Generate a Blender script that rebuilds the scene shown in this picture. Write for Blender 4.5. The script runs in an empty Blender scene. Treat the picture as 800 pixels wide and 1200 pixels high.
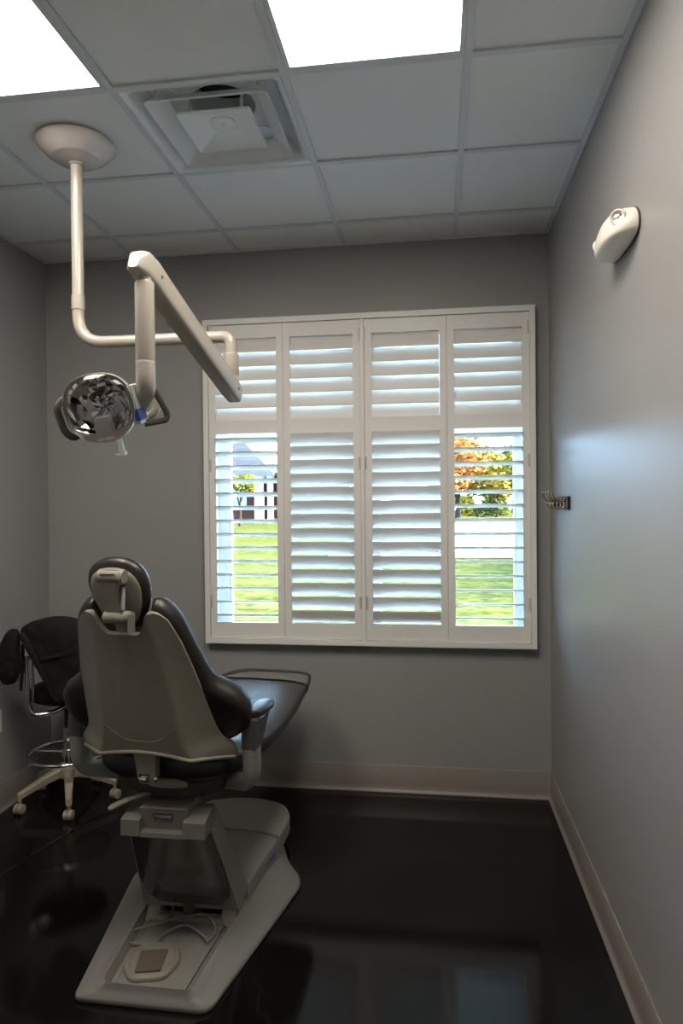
import bpy, bmesh, math, random
from mathutils import Vector, Matrix, noise
C = bpy.context.scene.collection
PI = math.pi
R = math.radians
rnd = random.Random(7)

# ------------------------------------------------------------------ helpers
def lin(r, g, b):
    def f(c):
        c /= 255.0
        return c / 12.92 if c <= 0.04045 else ((c + 0.055) / 1.055) ** 2.4
    return (f(r), f(g), f(b), 1.0)

def mat(name, col, rough=0.5, metal=0.0, spec=0.5, noise_amt=0.0, noise_scale=40.0, bump=0.0, bump_scale=60.0, coat=0.0, rvar=0.0):
    m = bpy.data.materials.new(name); m.use_nodes = True
    nt = m.node_tree; n = nt.nodes; b = n['Principled BSDF']
    b.inputs['Base Color'].default_value = col
    b.inputs['Roughness'].default_value = rough
    b.inputs['Metallic'].default_value = metal
    b.inputs['Specular IOR Level'].default_value = spec
    b.inputs['Coat Weight'].default_value = coat
    b.inputs['Coat Roughness'].default_value = 0.12
    tc = n.new('ShaderNodeTexCoord')
    if noise_amt > 0 or rvar > 0:
        nz = n.new('ShaderNodeTexNoise'); nz.inputs['Scale'].default_value = noise_scale; nz.inputs['Detail'].default_value = 4
        nt.links.new(tc.outputs['Object'], nz.inputs['Vector'])
        if noise_amt > 0:
            mx = n.new('ShaderNodeMix'); mx.data_type = 'RGBA'
            mx.inputs[6].default_value = tuple(c * (1 - noise_amt) for c in col[:3]) + (1,)
            mx.inputs[7].default_value = tuple(min(1, c * (1 + noise_amt)) for c in col[:3]) + (1,)
            nt.links.new(nz.outputs['Fac'], mx.inputs[0]); nt.links.new(mx.outputs[2], b.inputs['Base Color'])
        if rvar > 0:
            mr = n.new('ShaderNodeMapRange'); mr.inputs[3].default_value = rough - rvar; mr.inputs[4].default_value = rough + rvar
            nt.links.new(nz.outputs['Fac'], mr.inputs[0]); nt.links.new(mr.outputs[0], b.inputs['Roughness'])
    if bump > 0:
        nb = n.new('ShaderNodeTexNoise'); nb.inputs['Scale'].default_value = bump_scale; nb.inputs['Detail'].default_value = 3
        nt.links.new(tc.outputs['Object'], nb.inputs['Vector'])
        bp = n.new('ShaderNodeBump'); bp.inputs['Strength'].default_value = bump; bp.inputs['Distance'].default_value = 0.002
        nt.links.new(nb.outputs['Fac'], bp.inputs['Height']); nt.links.new(bp.outputs[0], b.inputs['Normal'])
    return m

def clear_mat(name, tint, refl=1.0, rough=0.02, opacity=0.0, col=(1, 1, 1, 1)):
    """thin clear sheet: transparent with fresnel gloss (and a little haze)"""
    m = bpy.data.materials.new(name); m.use_nodes = True
    nt = m.node_tree; n = nt.nodes; n.remove(n['Principled BSDF'])
    out = n['Material Output']
    tr = n.new('ShaderNodeBsdfTransparent'); tr.inputs[0].default_value = tint
    gl = n.new('ShaderNodeBsdfGlossy'); gl.inputs['Roughness'].default_value = rough; gl.inputs[0].default_value = (refl, refl, refl, 1)
    fr = n.new('ShaderNodeFresnel'); fr.inputs[0].default_value = 1.45
    mx = n.new('ShaderNodeMixShader')
    base = tr.outputs[0]
    if opacity > 0:
        df = n.new('ShaderNodeBsdfDiffuse'); df.inputs[0].default_value = col
        m2 = n.new('ShaderNodeMixShader'); m2.inputs[0].default_value = opacity
        nt.links.new(base, m2.inputs[1]); nt.links.new(df.outputs[0], m2.inputs[2]); base = m2.outputs[0]
    nt.links.new(fr.outputs[0], mx.inputs[0]); nt.links.new(base, mx.inputs[1]); nt.links.new(gl.outputs[0], mx.inputs[2])
    nt.links.new(mx.outputs[0], out.inputs[0])
    return m

def obj(name, bm, m, parent=None, smooth=True, ang=38):
    bmesh.ops.recalc_face_normals(bm, faces=bm.faces[:])
    me = bpy.data.meshes.new(name); bm.to_mesh(me); bm.free()
    for mm in (m if isinstance(m, (list, tuple)) else [m]): me.materials.append(mm)
    if smooth:
        for p in me.polygons: p.use_smooth = True
        me.set_sharp_from_angle(angle=R(ang))
    o = bpy.data.objects.new(name, me); C.objects.link(o)
    if parent: o.parent = parent
    return o

def tag(o, label, cat, group=None, kind=None):
    o['label'] = label; o['category'] = cat
    if group: o['group'] = group
    if kind: o['kind'] = kind
    return o

def thing(name, label, cat, loc=(0, 0, 0), rotz=0.0, group=None):
    o = bpy.data.objects.new(name, None); C.objects.link(o)
    o.location = loc; o.rotation_euler = (0, 0, rotz); o.empty_display_size = 0.05
    return tag(o, label, cat, group)

def struct(name, bm, m, parent=None, smooth=False, ang=38):
    o = obj(name, bm, m, parent, smooth, ang)
    if parent is None: o['kind'] = 'structure'
    return o

NB = bmesh.new
def bevel(bm, verts, w, seg=2, ang=30):
    vs = set(verts)
    ed = [e for e in bm.edges if e.verts[0] in vs and e.verts[1] in vs and len(e.link_faces) == 2 and e.calc_face_angle(0) > R(ang)]
    if ed: bmesh.ops.bevel(bm, geom=ed, offset=w, segments=seg, profile=0.5, affect='EDGES', clamp_overlap=True)

def hexa(bm, b, t, bev=0.0, seg=2, M=None):
    """b, t: four bottom / top corners"""
    vs = [bm.verts.new(M @ Vector(p) if M else p) for p in list(b) + list(t)]
    for f in ((3, 2, 1, 0), (4, 5, 6, 7), (0, 1, 5, 4), (1, 2, 6, 5), (2, 3, 7, 6), (3, 0, 4, 7)):
        bm.faces.new([vs[i] for i in f])
    if bev > 0: bevel(bm, vs, bev, seg)

def box(bm, x0, x1, y0, y1, z0, z1, bev=0.0, seg=2, M=None):
    hexa(bm, [(x0, y0, z0), (x1, y0, z0), (x1, y1, z0), (x0, y1, z0)], [(x0, y0, z1), (x1, y0, z1), (x1, y1, z1), (x0, y1, z1)], bev, seg, M)

def rings(bm, rr, cap0=True, cap1=True, closed=True):
    vr = [[bm.verts.new(p) for p in r] for r in rr]
    n = len(vr[0])
    for a, b in zip(vr, vr[1:]):
        for i in range(n if closed else n - 1):
            j = (i + 1) % n
            bm.faces.new((a[i], a[j], b[j], b[i]))
    if cap0: bm.faces.new(vr[0][::-1])
    if cap1: bm.faces.new(vr[-1])
    return vr

def frame(t, up=Vector((0, 0, 1))):
    t = t.normalized()
    if abs(t.dot(up)) > 0.98: up = Vector((0, 1, 0))
    a = up.cross(t).normalized(); return a, t.cross(a).normalized()

def tube(bm, pts, r, n=14, flat=1.0, cap=True, up=Vector((0, 0, 1)), power=2.0):
    """round (or flattened) tube along a path; r number or list; parallel-transported frame"""
    pts = [Vector(p) for p in pts]
    rs = r if isinstance(r, (list, tuple)) else [r] * len(pts)
    rr = []; a = None
    for i, p in enumerate(pts):
        t = (pts[min(i + 1, len(pts) - 1)] - pts[max(i - 1, 0)]).normalized()
        if a is None: a, b = frame(t, up)
        else:
            a = (a - t * a.dot(t)).normalized(); b = t.cross(a)
        ring = []
        for k in range(n):
            th = 2 * PI * k / n; c, s = math.cos(th), math.sin(th)
            c = math.copysign(abs(c) ** (2 / power), c); s = math.copysign(abs(s) ** (2 / power), s)
            ring.append(p + a * (rs[i] * c) + b * (rs[i] * flat * s))
        rr.append(ring)
    rings(bm, rr, cap, cap)

def spline(pts, n=8, closed=False):
    pts = [Vector(p) for p in pts]; out = []
    N = len(pts); segs = N if closed else N - 1
    for i in range(segs):
        if closed: p0, p1, p2, p3 = pts[(i - 1) % N], pts[i], pts[(i + 1) % N], pts[(i + 2) % N]
        else: p0, p1, p2, p3 = pts[max(i - 1, 0)], pts[i], pts[i + 1], pts[min(i + 2, N - 1)]
        for k in range(n):
            t = k / n
            out.append(0.5 * ((2 * p1) + (p2 - p0) * t + (2 * p0 - 5 * p1 + 4 * p2 - p3) * t * t + (3 * p1 - p0 - 3 * p2 + p3) * t ** 3))
    if not closed: out.append(pts[-1])
    return out

def bend(pts, rad, seg=8):
    """polyline with rounded corners"""
    pts = [Vector(p) for p in pts]; out = [pts[0]]
    for i in range(1, len(pts) - 1):
        a = (pts[i - 1] - pts[i]); b = (pts[i + 1] - pts[i])
        d = min(rad, a.length * 0.49, b.length * 0.49)
        A = pts[i] + a.normalized() * d; B = pts[i] + b.normalized() * d
        for k in range(seg + 1):
            t = k / seg; out.append(A * (1 - t) ** 2 + pts[i] * 2 * t * (1 - t) + B * t * t)
    out.append(pts[-1]); return out

def round_poly(pts, seg=5):
    """closed 2-D polygon, each point (x, y, radius)"""
    out = []; N = len(pts)
    for i in range(N):
        p = Vector(pts[i][:2]); a = Vector(pts[i - 1][:2]) - p; b = Vector(pts[(i + 1) % N][:2]) - p
        d = min(pts[i][2], a.length * 0.45, b.length * 0.45)
        A = p + a.normalized() * d; B = p + b.normalized() * d
        for k in range(seg + 1):
            t = k / seg; out.append(A * (1 - t) ** 2 + p * 2 * t * (1 - t) + B * t * t)
    return out

def lathe(bm, prof, n=32, c=(0, 0, 0), M=None, sx=1.0, sy=1.0):
    c = Vector(c); rr = []
    for r, z in prof:
        r = max(r, 1e-4)
        ring = [Vector((r * sx * math.cos(2 * PI * k / n), r * sy * math.sin(2 * PI * k / n), z)) for k in range(n)]
        rr.append([(M @ p if M else p) + c for p in ring])
    rings(bm, rr)

def prism(bm, poly, z0, z1, bev=0.0, M=None, seg=2):
    a = [Vector((p[0], p[1], z0)) for p in poly]; b = [Vector((p[0], p[1], z1)) for p in poly]
    if M: a = [M @ p for p in a]; b = [M @ p for p in b]
    vr = rings(bm, [a, b])
    if bev > 0: bevel(bm, vr[0] + vr[1], bev, seg, 50)

def sheet2(bm, F, B, nu, nv):
    """closed body between two (u, v) surfaces"""
    f = [[bm.verts.new(F(-1 + 2 * i / nu, j / nv)) for i in range(nu + 1)] for j in range(nv + 1)]
    b = [[bm.verts.new(B(-1 + 2 * i / nu, j / nv)) for i in range(nu + 1)] for j in range(nv + 1)]
    for j in range(nv):
        for i in range(nu):
            bm.faces.new((f[j][i], f[j][i + 1], f[j + 1][i + 1], f[j + 1][i]))
            bm.faces.new((b[j][i], b[j + 1][i], b[j + 1][i + 1], b[j][i + 1]))
    for i in range(nu):
        bm.faces.new((f[0][i + 1], f[0][i], b[0][i], b[0][i + 1])); bm.faces.new((f[nv][i], f[nv][i + 1], b[nv][i + 1], b[nv][i]))
    for j in range(nv):
        bm.faces.new((f[j][0], f[j + 1][0], b[j + 1][0], b[j][0])); bm.faces.new((f[j + 1][nu], f[j][nu], b[j][nu], b[j + 1][nu]))

def pillow(bm, outline, tf, tb, place, cen=(0, 0), rho_n=10, p=3.0, wob=None):
    """cushion over a closed 2-D outline; place(a, b, h) -> point; tf / tb thickness each side"""
    N = len(outline); cx, cy = cen
    def ring(rho, sgn, T):
        h = T * max(0.0, 1 - rho ** p) ** 0.5
        out = []
        for q in outline:
            a = cx + (q[0] - cx) * rho; b = cy + (q[1] - cy) * rho
            hh = h
            if wob: hh = h + wob(a, b, rho) * (1 - rho ** 4)
            out.append(place(a, b, sgn * hh))
        return out
    rhos = [0.02] + [math.sin(0.5 * PI * k / rho_n) for k in range(1, rho_n + 1)]
    rr = [ring(r, 1, tf) for r in rhos] + [ring(r, -1, tb) for r in rhos[::-1][1:]]
    rings(bm, rr)

def interp(tab, x):
    if x <= tab[0][0]: return tab[0][1]
    for (a, fa), (b, fb) in zip(tab, tab[1:]):
        if x <= b:
            t = (x - a) / (b - a); t = t * t * (3 - 2 * t) if False else t
            return fa + (fb - fa) * t
    return tab[-1][1]

def smooth(a, b, x):
    t = min(1, max(0, (x - a) / (b - a))); return t * t * (3 - 2 * t)

def text(name, s, size, M, m, parent, depth=0.0006):
    cu = bpy.data.curves.new(name, 'FONT'); cu.body = s; cu.size = size; cu.extrude = depth; cu.align_x = 'CENTER'; cu.align_y = 'CENTER'
    t = bpy.data.objects.new('tmp', cu); C.objects.link(t)
    bpy.context.view_layer.update()
    me = bpy.data.meshes.new_from_object(t.evaluated_get(bpy.context.evaluated_depsgraph_get()))
    bpy.data.objects.remove(t); bpy.data.curves.remove(cu)
    me.name = name; me.transform(M); me.materials.clear(); me.materials.append(m)
    o = bpy.data.objects.new(name, me); C.objects.link(o); o.parent = parent
    return o

def copy_tree(o, parent=None):
    c = o.copy(); C.objects.link(c)
    if parent: c.parent = parent
    for ch in [x for x in bpy.data.objects if x.parent == o]: copy_tree(ch, c)
    return c

# ------------------------------------------------------------------ room measures (metres); camera stands at x=0, y=0
H = 3.04; XR = 0.615; XL = -2.274; YW = 3.752; YB = -1.3; EYE = 1.5904
T = 0.6096; GX = 0.1204; GY = 2.2342

# ------------------------------------------------------------------ materials
M_wall = mat('grey_eggshell_paint', (0.29, 0.29, 0.285, 1), 0.38, spec=0.19, bump=0.12, bump_scale=260)
M_tile = mat('ceiling_tile_fibre', (0.76, 0.77, 0.765, 1), 0.95, spec=0.1, noise_amt=0.06, noise_scale=180, bump=0.5, bump_scale=500)
M_grid = mat('grid_painted_steel', (0.60, 0.63, 0.66, 1), 0.5)
M_base = mat('taupe_rubber_cove', (0.24, 0.215, 0.19, 1), 0.34, spec=0.5)
M_trim = mat('warm_white_shutter_paint', (0.73, 0.715, 0.68, 1), 0.4)
M_vinyl = mat('white_window_vinyl', (0.80, 0.82, 0.85, 1), 0.4)
M_hinge = mat('painted_hinge', (0.55, 0.52, 0.47, 1), 0.4, metal=0.3)
M_glass = clear_mat('window_glass', (0.97, 0.98, 0.98, 1))
M_steelw = mat('vent_white_enamel', (0.74, 0.77, 0.77, 1), 0.38)
M_black = mat('black_void', (0.006, 0.006, 0.007, 1), 0.7)  # flat black in place of unlit depth: duct mouth and lift-arm recess
M_lampw = mat('cream_gloss_enamel', (0.40, 0.37, 0.32, 1), 0.24, spec=0.5, coat=0.3)
M_canopy = mat('white_gloss_canopy', (0.62, 0.57, 0.55, 1), 0.12, spec=0.6, coat=0.5)
M_chrome = mat('chrome', (0.75, 0.75, 0.76, 1), 0.1, metal=1.0)
M_mirror = mat('faceted_reflector', (0.62, 0.61, 0.60, 1), 0.05, metal=1.0)
M_clear = clear_mat('clear_lens_plastic', (0.93, 0.93, 0.95, 1), 1.0, 0.03)
M_handle = mat('dark_taupe_grip', (0.075, 0.066, 0.056, 1), 0.5)
M_blue = mat('blue_button', (0.012, 0.045, 0.25, 1), 0.35)
M_grey = mat('light_grey_button', (0.45, 0.46, 0.48, 1), 0.4)
M_shell = mat('taupe_chair_plastic', (0.27, 0.248, 0.20, 1), 0.42, noise_amt=0.04, noise_scale=300)
M_baseg = mat('grey_base_enamel', (0.195, 0.187, 0.172, 1), 0.42, bump=0.08, bump_scale=700)
M_cover = mat('pale_grey_cover_plastic', (0.235, 0.24, 0.21, 1), 0.4)
M_dark = mat('dark_grey_plastic', (0.055, 0.053, 0.048, 1), 0.5)
M_smoke = mat('smoked_gloss_panel', (0.05, 0.048, 0.044, 1), 0.14, spec=0.6, coat=0.4)
M_uph = mat('dark_brown_vinyl', (0.017, 0.013, 0.0105, 1), 0.38, spec=0.65, bump=0.15, bump_scale=260, rvar=0.03, noise_scale=9)
M_toe = clear_mat('clear_toe_cover', (0.86, 0.88, 0.9, 1), 1.0, 0.05, 0.10, (0.6, 0.62, 0.66, 1))
M_pad = mat('brown_rubber_pad', (0.10, 0.075, 0.055, 1), 0.6, bump=0.3, bump_scale=400)
M_pedal = mat('pedal_plastic', (0.19, 0.18, 0.152, 1), 0.45)
M_cable = mat('grey_cable', (0.17, 0.17, 0.165, 1), 0.45)
M_ink = mat('navy_lettering', (0.010, 0.012, 0.06, 1), 0.5)
M_plate = mat('silver_label', (0.42, 0.42, 0.43, 1), 0.4, metal=0.2)
M_beige = mat('beige_nylon', (0.34, 0.29, 0.235, 1), 0.45)
M_cloth = mat('black_fabric', (0.008, 0.008, 0.009, 1), 0.75, spec=0.25, bump=0.5, bump_scale=120)
M_cuff = mat('black_ribbed_fabric', (0.020, 0.019, 0.018, 1), 0.6, spec=0.3, bump=0.4, bump_scale=160)
M_emer = mat('emergency_light_plastic', (0.78, 0.74, 0.66, 1), 0.35)
M_blackgloss = mat('black_gloss_paint', (0.012, 0.012, 0.013, 1), 0.25)
M_bronze = mat('brushed_brass_nickel', (0.42, 0.34, 0.26, 1), 0.22, metal=1.0)
M_outlet = mat('white_outlet_plastic', (0.7, 0.69, 0.66, 1), 0.35)
M_roof = mat('roof_deck', (0.3, 0.3, 0.3, 1), 0.9)

def floor_mat():
    m = mat('polished_black_concrete', (0.012, 0.012, 0.012, 1), 0.16, spec=0.27)
    nt = m.node_tree; n = nt.nodes; b = n['Principled BSDF']; tc = n.new('ShaderNodeTexCoord')
    a = n.new('ShaderNodeTexNoise'); a.inputs['Scale'].default_value = 3.0; a.inputs['Detail'].default_value = 8; a.inputs['Roughness'].default_value = 0.65
    s = n.new('ShaderNodeTexNoise'); s.inputs['Scale'].default_value = 95; s.inputs['Detail'].default_value = 3
    nt.links.new(tc.outputs['Object'], a.inputs['Vector']); nt.links.new(tc.outputs['Object'], s.inputs['Vector'])
    r = n.new('ShaderNodeValToRGB'); r.color_ramp.elements[0].position = 0.3; r.color_ramp.elements[0].color = (0.003, 0.003, 0.0028, 1)
    r.color_ramp.elements[1].position = 0.8; r.color_ramp.elements[1].color = (0.0095, 0.0092, 0.008, 1)
    nt.links.new(a.outputs['Fac'], r.inputs[0])
    r2 = n.new('ShaderNodeValToRGB'); r2.color_ramp.elements[0].position = 0.745; r2.color_ramp.elements[0].color = (0, 0, 0, 1)
    r2.color_ramp.elements[1].position = 0.80; r2.color_ramp.elements[1].color = (0.10, 0.095, 0.085, 1)
    nt.links.new(s.outputs['Fac'], r2.inputs[0])
    # hairline crack: narrow band of a distorted wave
    v = n.new('ShaderNodeTexVoronoi'); v.feature = 'DISTANCE_TO_EDGE'; v.inputs['Scale'].default_value = 0.55
    ds = n.new('ShaderNodeTexNoise'); ds.inputs['Scale'].default_value = 5
    nt.links.new(tc.outputs['Object'], ds.inputs['Vector'])
    vm = n.new('ShaderNodeVectorMath'); vm.operation = 'MULTIPLY_ADD'; vm.inputs[1].default_value = (0.25, 0.25, 0.25)
    nt.links.new(ds.outputs['Color'], vm.inputs[0]); nt.links.new(tc.outputs['Object'], vm.inputs[2]); nt.links.new(vm.outputs[0], v.inputs['Vector'])
    r3 = n.new('ShaderNodeValToRGB'); r3.color_ramp.elements[0].color = (0.010, 0.009, 0.008, 1); r3.color_ramp.elements[1].position = 0.0022; r3.color_ramp.elements[1].color = (0, 0, 0, 1)
    nt.links.new(v.outputs['Distance'], r3.inputs[0])
    m1 = n.new('ShaderNodeMix'); m1.data_type = 'RGBA'; m1.blend_type = 'ADD'; m1.inputs[0].default_value = 1
    m2 = n.new('ShaderNodeMix'); m2.data_type = 'RGBA'; m2.blend_type = 'ADD'; m2.inputs[0].default_value = 1
    nt.links.new(r.outputs[0], m1.inputs[6]); nt.links.new(r2.outputs[0], m1.inputs[7])
    nt.links.new(m1.outputs[2], m2.inputs[6]); nt.links.new(r3.outputs[0], m2.inputs[7]); 
    # saw-cut control joint running towards the window
    sp = n.new('ShaderNodeSeparateXYZ'); nt.links.new(tc.outputs['Object'], sp.inputs[0])
    ma = n.new('ShaderNodeMath'); ma.operation = 'MULTIPLY_ADD'; ma.inputs[1].default_value = -0.215; ma.inputs[2].default_value = 1.84 + 0.215 * 2.884
    nt.links.new(sp.outputs['Y'], ma.inputs[0])
    mb = n.new('ShaderNodeMath'); mb.operation = 'ADD'; nt.links.new(sp.outputs['X'], mb.inputs[0]); nt.links.new(ma.outputs[0], mb.inputs[1])
    mc = n.new('ShaderNodeMath'); mc.operation = 'ABSOLUTE'; nt.links.new(mb.outputs[0], mc.inputs[0])
    md = n.new('ShaderNodeMath'); md.operation = 'LESS_THAN'; md.inputs[1].default_value = 0.0022; nt.links.new(mc.outputs[0], md.inputs[0])
    m3 = n.new('ShaderNodeMix'); m3.data_type = 'RGBA'; m3.inputs[7].default_value = (0.035, 0.036, 0.045, 1)
    nt.links.new(md.outputs[0], m3.inputs[0]); nt.links.new(m2.outputs[2], m3.inputs[6]); nt.links.new(m3.outputs[2], b.inputs['Base Color'])
    mr = n.new('ShaderNodeMapRange'); mr.inputs[3].default_value = 0.06; mr.inputs[4].default_value = 0.13
    nt.links.new(a.outputs['Fac'], mr.inputs[0]); nt.links.new(mr.outputs[0], b.inputs['Roughness'])
    bp = n.new('ShaderNodeBump'); bp.inputs['Strength'].default_value = 0.06; bp.inputs['Distance'].default_value = 0.01
    nt.links.new(a.outputs['Fac'], bp.inputs['Height']); nt.links.new(bp.outputs[0], b.inputs['Normal'])
    return m
M_floor = floor_mat()

def two_tone(name, c0, c1, scale, rough=0.9, detail=6, p0=0.35, p1=0.65, spec=0.0):
    m = mat(name, c0, rough, spec=spec)
    nt = m.node_tree; n = nt.nodes; tc = n.new('ShaderNodeTexCoord')
    nz = n.new('ShaderNodeTexNoise'); nz.inputs['Scale'].default_value = scale; nz.inputs['Detail'].default_value = detail
    rp = n.new('ShaderNodeValToRGB'); rp.color_ramp.elements[0].position = p0; rp.color_ramp.elements[0].color = c0
    rp.color_ramp.elements[1].position = p1; rp.color_ramp.elements[1].color = c1
    nt.links.new(tc.outputs['Object'], nz.inputs['Vector']); nt.links.new(nz.outputs['Fac'], rp.inputs[0]); nt.links.new(rp.outputs[0], n['Principled BSDF'].inputs['Base Color'])
    return m
M_lawn = two_tone('lawn_grass', (0.013, 0.019, 0.0042, 1), (0.052, 0.049, 0.014, 1), 6.0, detail=9)
M_road = two_tone('pale_concrete_drive', (0.16, 0.155, 0.15, 1), (0.21, 0.20, 0.19, 1), 1.5)
M_mulch = two_tone('bark_mulch', (0.04, 0.027, 0.021, 1), (0.07, 0.05, 0.04, 1), 5.0)
M_orange = two_tone('autumn_orange_leaves', (0.20, 0.055, 0.016, 1), (0.25, 0.12, 0.03, 1), 0.9)
M_yellow = two_tone('autumn_yellow_leaves', (0.10, 0.080, 0.010, 1), (0.20, 0.14, 0.022, 1), 0.8)
M_green = two_tone('green_leaves', (0.012, 0.022, 0.008, 1), (0.030, 0.042, 0.014, 1), 1.2)
M_lime = two_tone('yellow_green_leaves', (0.055, 0.060, 0.006, 1), (0.13, 0.12, 0.018, 1), 1.8)
M_bark = two_tone('tree_bark', (0.012, 0.009, 0.007, 1), (0.03, 0.022, 0.018, 1), 8)
M_shingle = mat('grey_roof_shingle', (0.035, 0.033, 0.035, 1), 0.9, spec=0.0, noise_amt=0.2, noise_scale=6)
M_white = mat('white_porch_paint', (0.8, 0.8, 0.8, 1), 0.5)
def brick_mat():
    m = mat('red_brick', (0.2, 0.07, 0.05, 1), 0.9, spec=0.0); nt = m.node_tree; n = nt.nodes
    tc = n.new('ShaderNodeTexCoord'); b = n.new('ShaderNodeTexBrick'); mp = n.new('ShaderNodeMapping'); mp.inputs['Rotation'].default_value = (R(90), 0, 0)
    b.inputs['Color1'].default_value = (0.030, 0.009, 0.006, 1); b.inputs['Color2'].default_value = (0.018, 0.006, 0.005, 1); b.inputs['Mortar'].default_value = (0.035, 0.028, 0.024, 1); b.inputs['Scale'].default_value = 4.5
    nt.links.new(tc.outputs['Object'], mp.inputs[0]); nt.links.new(mp.outputs[0], b.inputs['Vector']); nt.links.new(b.outputs[0], n['Principled BSDF'].inputs['Base Color'])
    return m
M_brick = brick_mat()
M_lamp = bpy.data.materials.new('lit_diffuser'); M_lamp.use_nodes = True
_b = M_lamp.node_tree.nodes['Principled BSDF']; _b.inputs['Base Color'].default_value = (0.9, 0.9, 0.9, 1)
_b.inputs['Emission Color'].default_value = (1.0, 0.91, 0.80, 1); _b.inputs['Emission Strength'].default_value = 15.5

# ------------------------------------------------------------------ setting
bm = NB(); box(bm, XL - 0.12, XR + 0.12, YB - 0.12, YW, -0.1, 0.0); struct('floor', bm, M_floor)
# back wall with the window opening
WX0, WX1, WZ0, WZ1 = -1.266, 0.512, 0.845, 2.620
bm = NB(); WY1 = YW + 0.213
box(bm, XL - 0.12, WX0, YW, WY1, -0.1, 3.4); box(bm, WX1, XR + 0.12, YW, WY1, -0.1, 3.4)
box(bm, WX0, WX1, YW, WY1, -0.1, WZ0); box(bm, WX0, WX1, YW, WY1, WZ1, 3.4)
bmesh.ops.remove_doubles(bm, verts=bm.verts[:], dist=1e-5)
struct('wall_back', bm, M_wall)
bm = NB(); box(bm, XL - 0.12, XL, YB, YW, 0, 3.4); struct('wall_left', bm, M_wall)
bm = NB(); box(bm, XR, XR + 0.12, YB, YW, 0, 3.4); struct('wall_right', bm, M_wall)
bm = NB(); box(bm, XL - 0.12, XR + 0.12, YB - 0.12, YB, 0, 3.4); struct('wall_front', bm, mat('white_bounce_paint', (0.78, 0.77, 0.75, 1), 0.5))  # unseen wall, coloured white and set close to bounce light into the room
bm = NB(); box(bm, XL - 0.12, XR + 0.12, YB - 0.12, WY1, 3.4, 3.45); struct('ceiling_deck', bm, M_roof)  # unseen slab added above the tiles to keep sky light out

# suspended ceiling: tiles dropped a little behind a grid of T-bars; light and vent cells left open
cols = [XL, GX - 3 * T, GX - 2 * T, GX - T, GX, XR]
rows = [GY + 3 * T - T * 3 - T * k for k in range(0, 0)]
rows = sorted([YW, GY + 2 * T, GY + T] + [GY - k * T for k in range(0, 7)] + [YB])
def cell(i, j):  # left light, right light: two cells long; vent
    if i == 1 and abs(rows[j + 1] - GY) < T * 1.5 and rows[j + 1] <= GY + 1e-6: return False
    if i == 3 and abs(rows[j + 1] - GY) < T * 1.5 and rows[j + 1] <= GY + 1e-6: return False
    if i == 2 and abs(rows[j] - GY) < 1e-6: return False
    return True
bm = NB()
for i in range(5):
    for j in range(len(rows) - 1):
        if cell(i, j):
            box(bm, cols[i] + 0.006, cols[i + 1] - 0.006, rows[j] + 0.006, rows[j + 1] - 0.006, H + 0.009, H + 0.024, 0.002, 1)
struct('ceiling', bm, M_tile)
bm = NB(); g = 0.012
for x in cols[1:-1]: box(bm, x - g, x + g, YB, YW, H, H + 0.0085)
for y in rows[1:-1]:
    for a, b in zip(cols, cols[1:]):
        if any(abs(y - (GY - T)) < 1e-6 and a == cols[k] for k in (1, 3)): continue
        box(bm, a + (g if a != XL else 0), b - (g if b != XR else 0), y - g, y + g, H, H + 0.0085)
for a, b in ((XL, XL + 0.022), (XR - 0.022, XR)): box(bm, a, b, YB, YW, H - 0.0005, H + 0.008)
for a, b in ((YB, YB + 0.022), (YW - 0.022, YW)): box(bm, XL, XR, a, b, H - 0.0007, H + 0.0082)
struct('trim_1', bm, M_grid)

# cove baseboards: flat face with a flared toe
def cove(name, p, q, nrm):
    p = Vector(p); q = Vector(q); nrm = Vector(nrm); bm = NB()
    prof = [(0.0, 0.0), (0.019, 0.0), (0.019, 0.004), (0.012, 0.010), (0.0075, 0.022), (0.006, 0.04), (0.006, 0.143), (0.004, 0.147), (0.0, 0.147)]
    rings(bm, [[e + nrm * a + Vector((0, 0, z)) for a, z in prof] for e in (p, q)])
    struct(name, bm, M_base, smooth=True, ang=50)
cove('baseboard_back', (XL, YW, 0), (XR, YW, 0), (0, -1, 0))
cove('baseboard_right', (XR, YB, 0), (XR, YW - 0.006, 0), (-1, 0, 0))
cove('baseboard_left', (XL, YB, 0), (XL, YW - 0.006, 0), (1, 0, 0))

# window: two white vinyl hung units in the opening
bm = NB()
units = [(WX0, -0.40), (-0.376, WX1)]
FW = 0.058; y0, y1 = 3.865, 3.945
for a, b in units:
    box(bm, a, a + FW, y0, y1, WZ0, WZ1, 0.004); box(bm, b - FW, b, y0, y1, WZ0, WZ1, 0.004)
    box(bm, a + FW, b - FW, y0, y1, WZ0, WZ0 + 0.05, 0.004); box(bm, a + FW, b - FW, y0, y1, WZ1 - 0.05, WZ1, 0.004)
    box(bm, a + FW, b - FW, y0 + 0.01, y1 - 0.01, 1.985, 2.035, 0.004)
    for c, d in ((a + FW, a + FW + 0.012), (b - FW - 0.012, b - FW)): box(bm, c, d, y0 + 0.02, y1 - 0.02, WZ0 + 0.05, WZ1 - 0.05)
box(bm, -0.40, -0.376, y0 - 0.01, y1 + 0.02, WZ0, WZ1, 0.003)
win = struct('window_1', bm, M_vinyl)
for a, b in units:
    for z0, z1 in ((WZ0 + 0.05, 1.985), (2.035, WZ1 - 0.05)):
        bm = NB(); box(bm, a + FW + 0.012, b - FW - 0.012, 3.903, 3.907, z0, z1); obj('pane', bm, M_glass, win, smooth=False)
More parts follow.
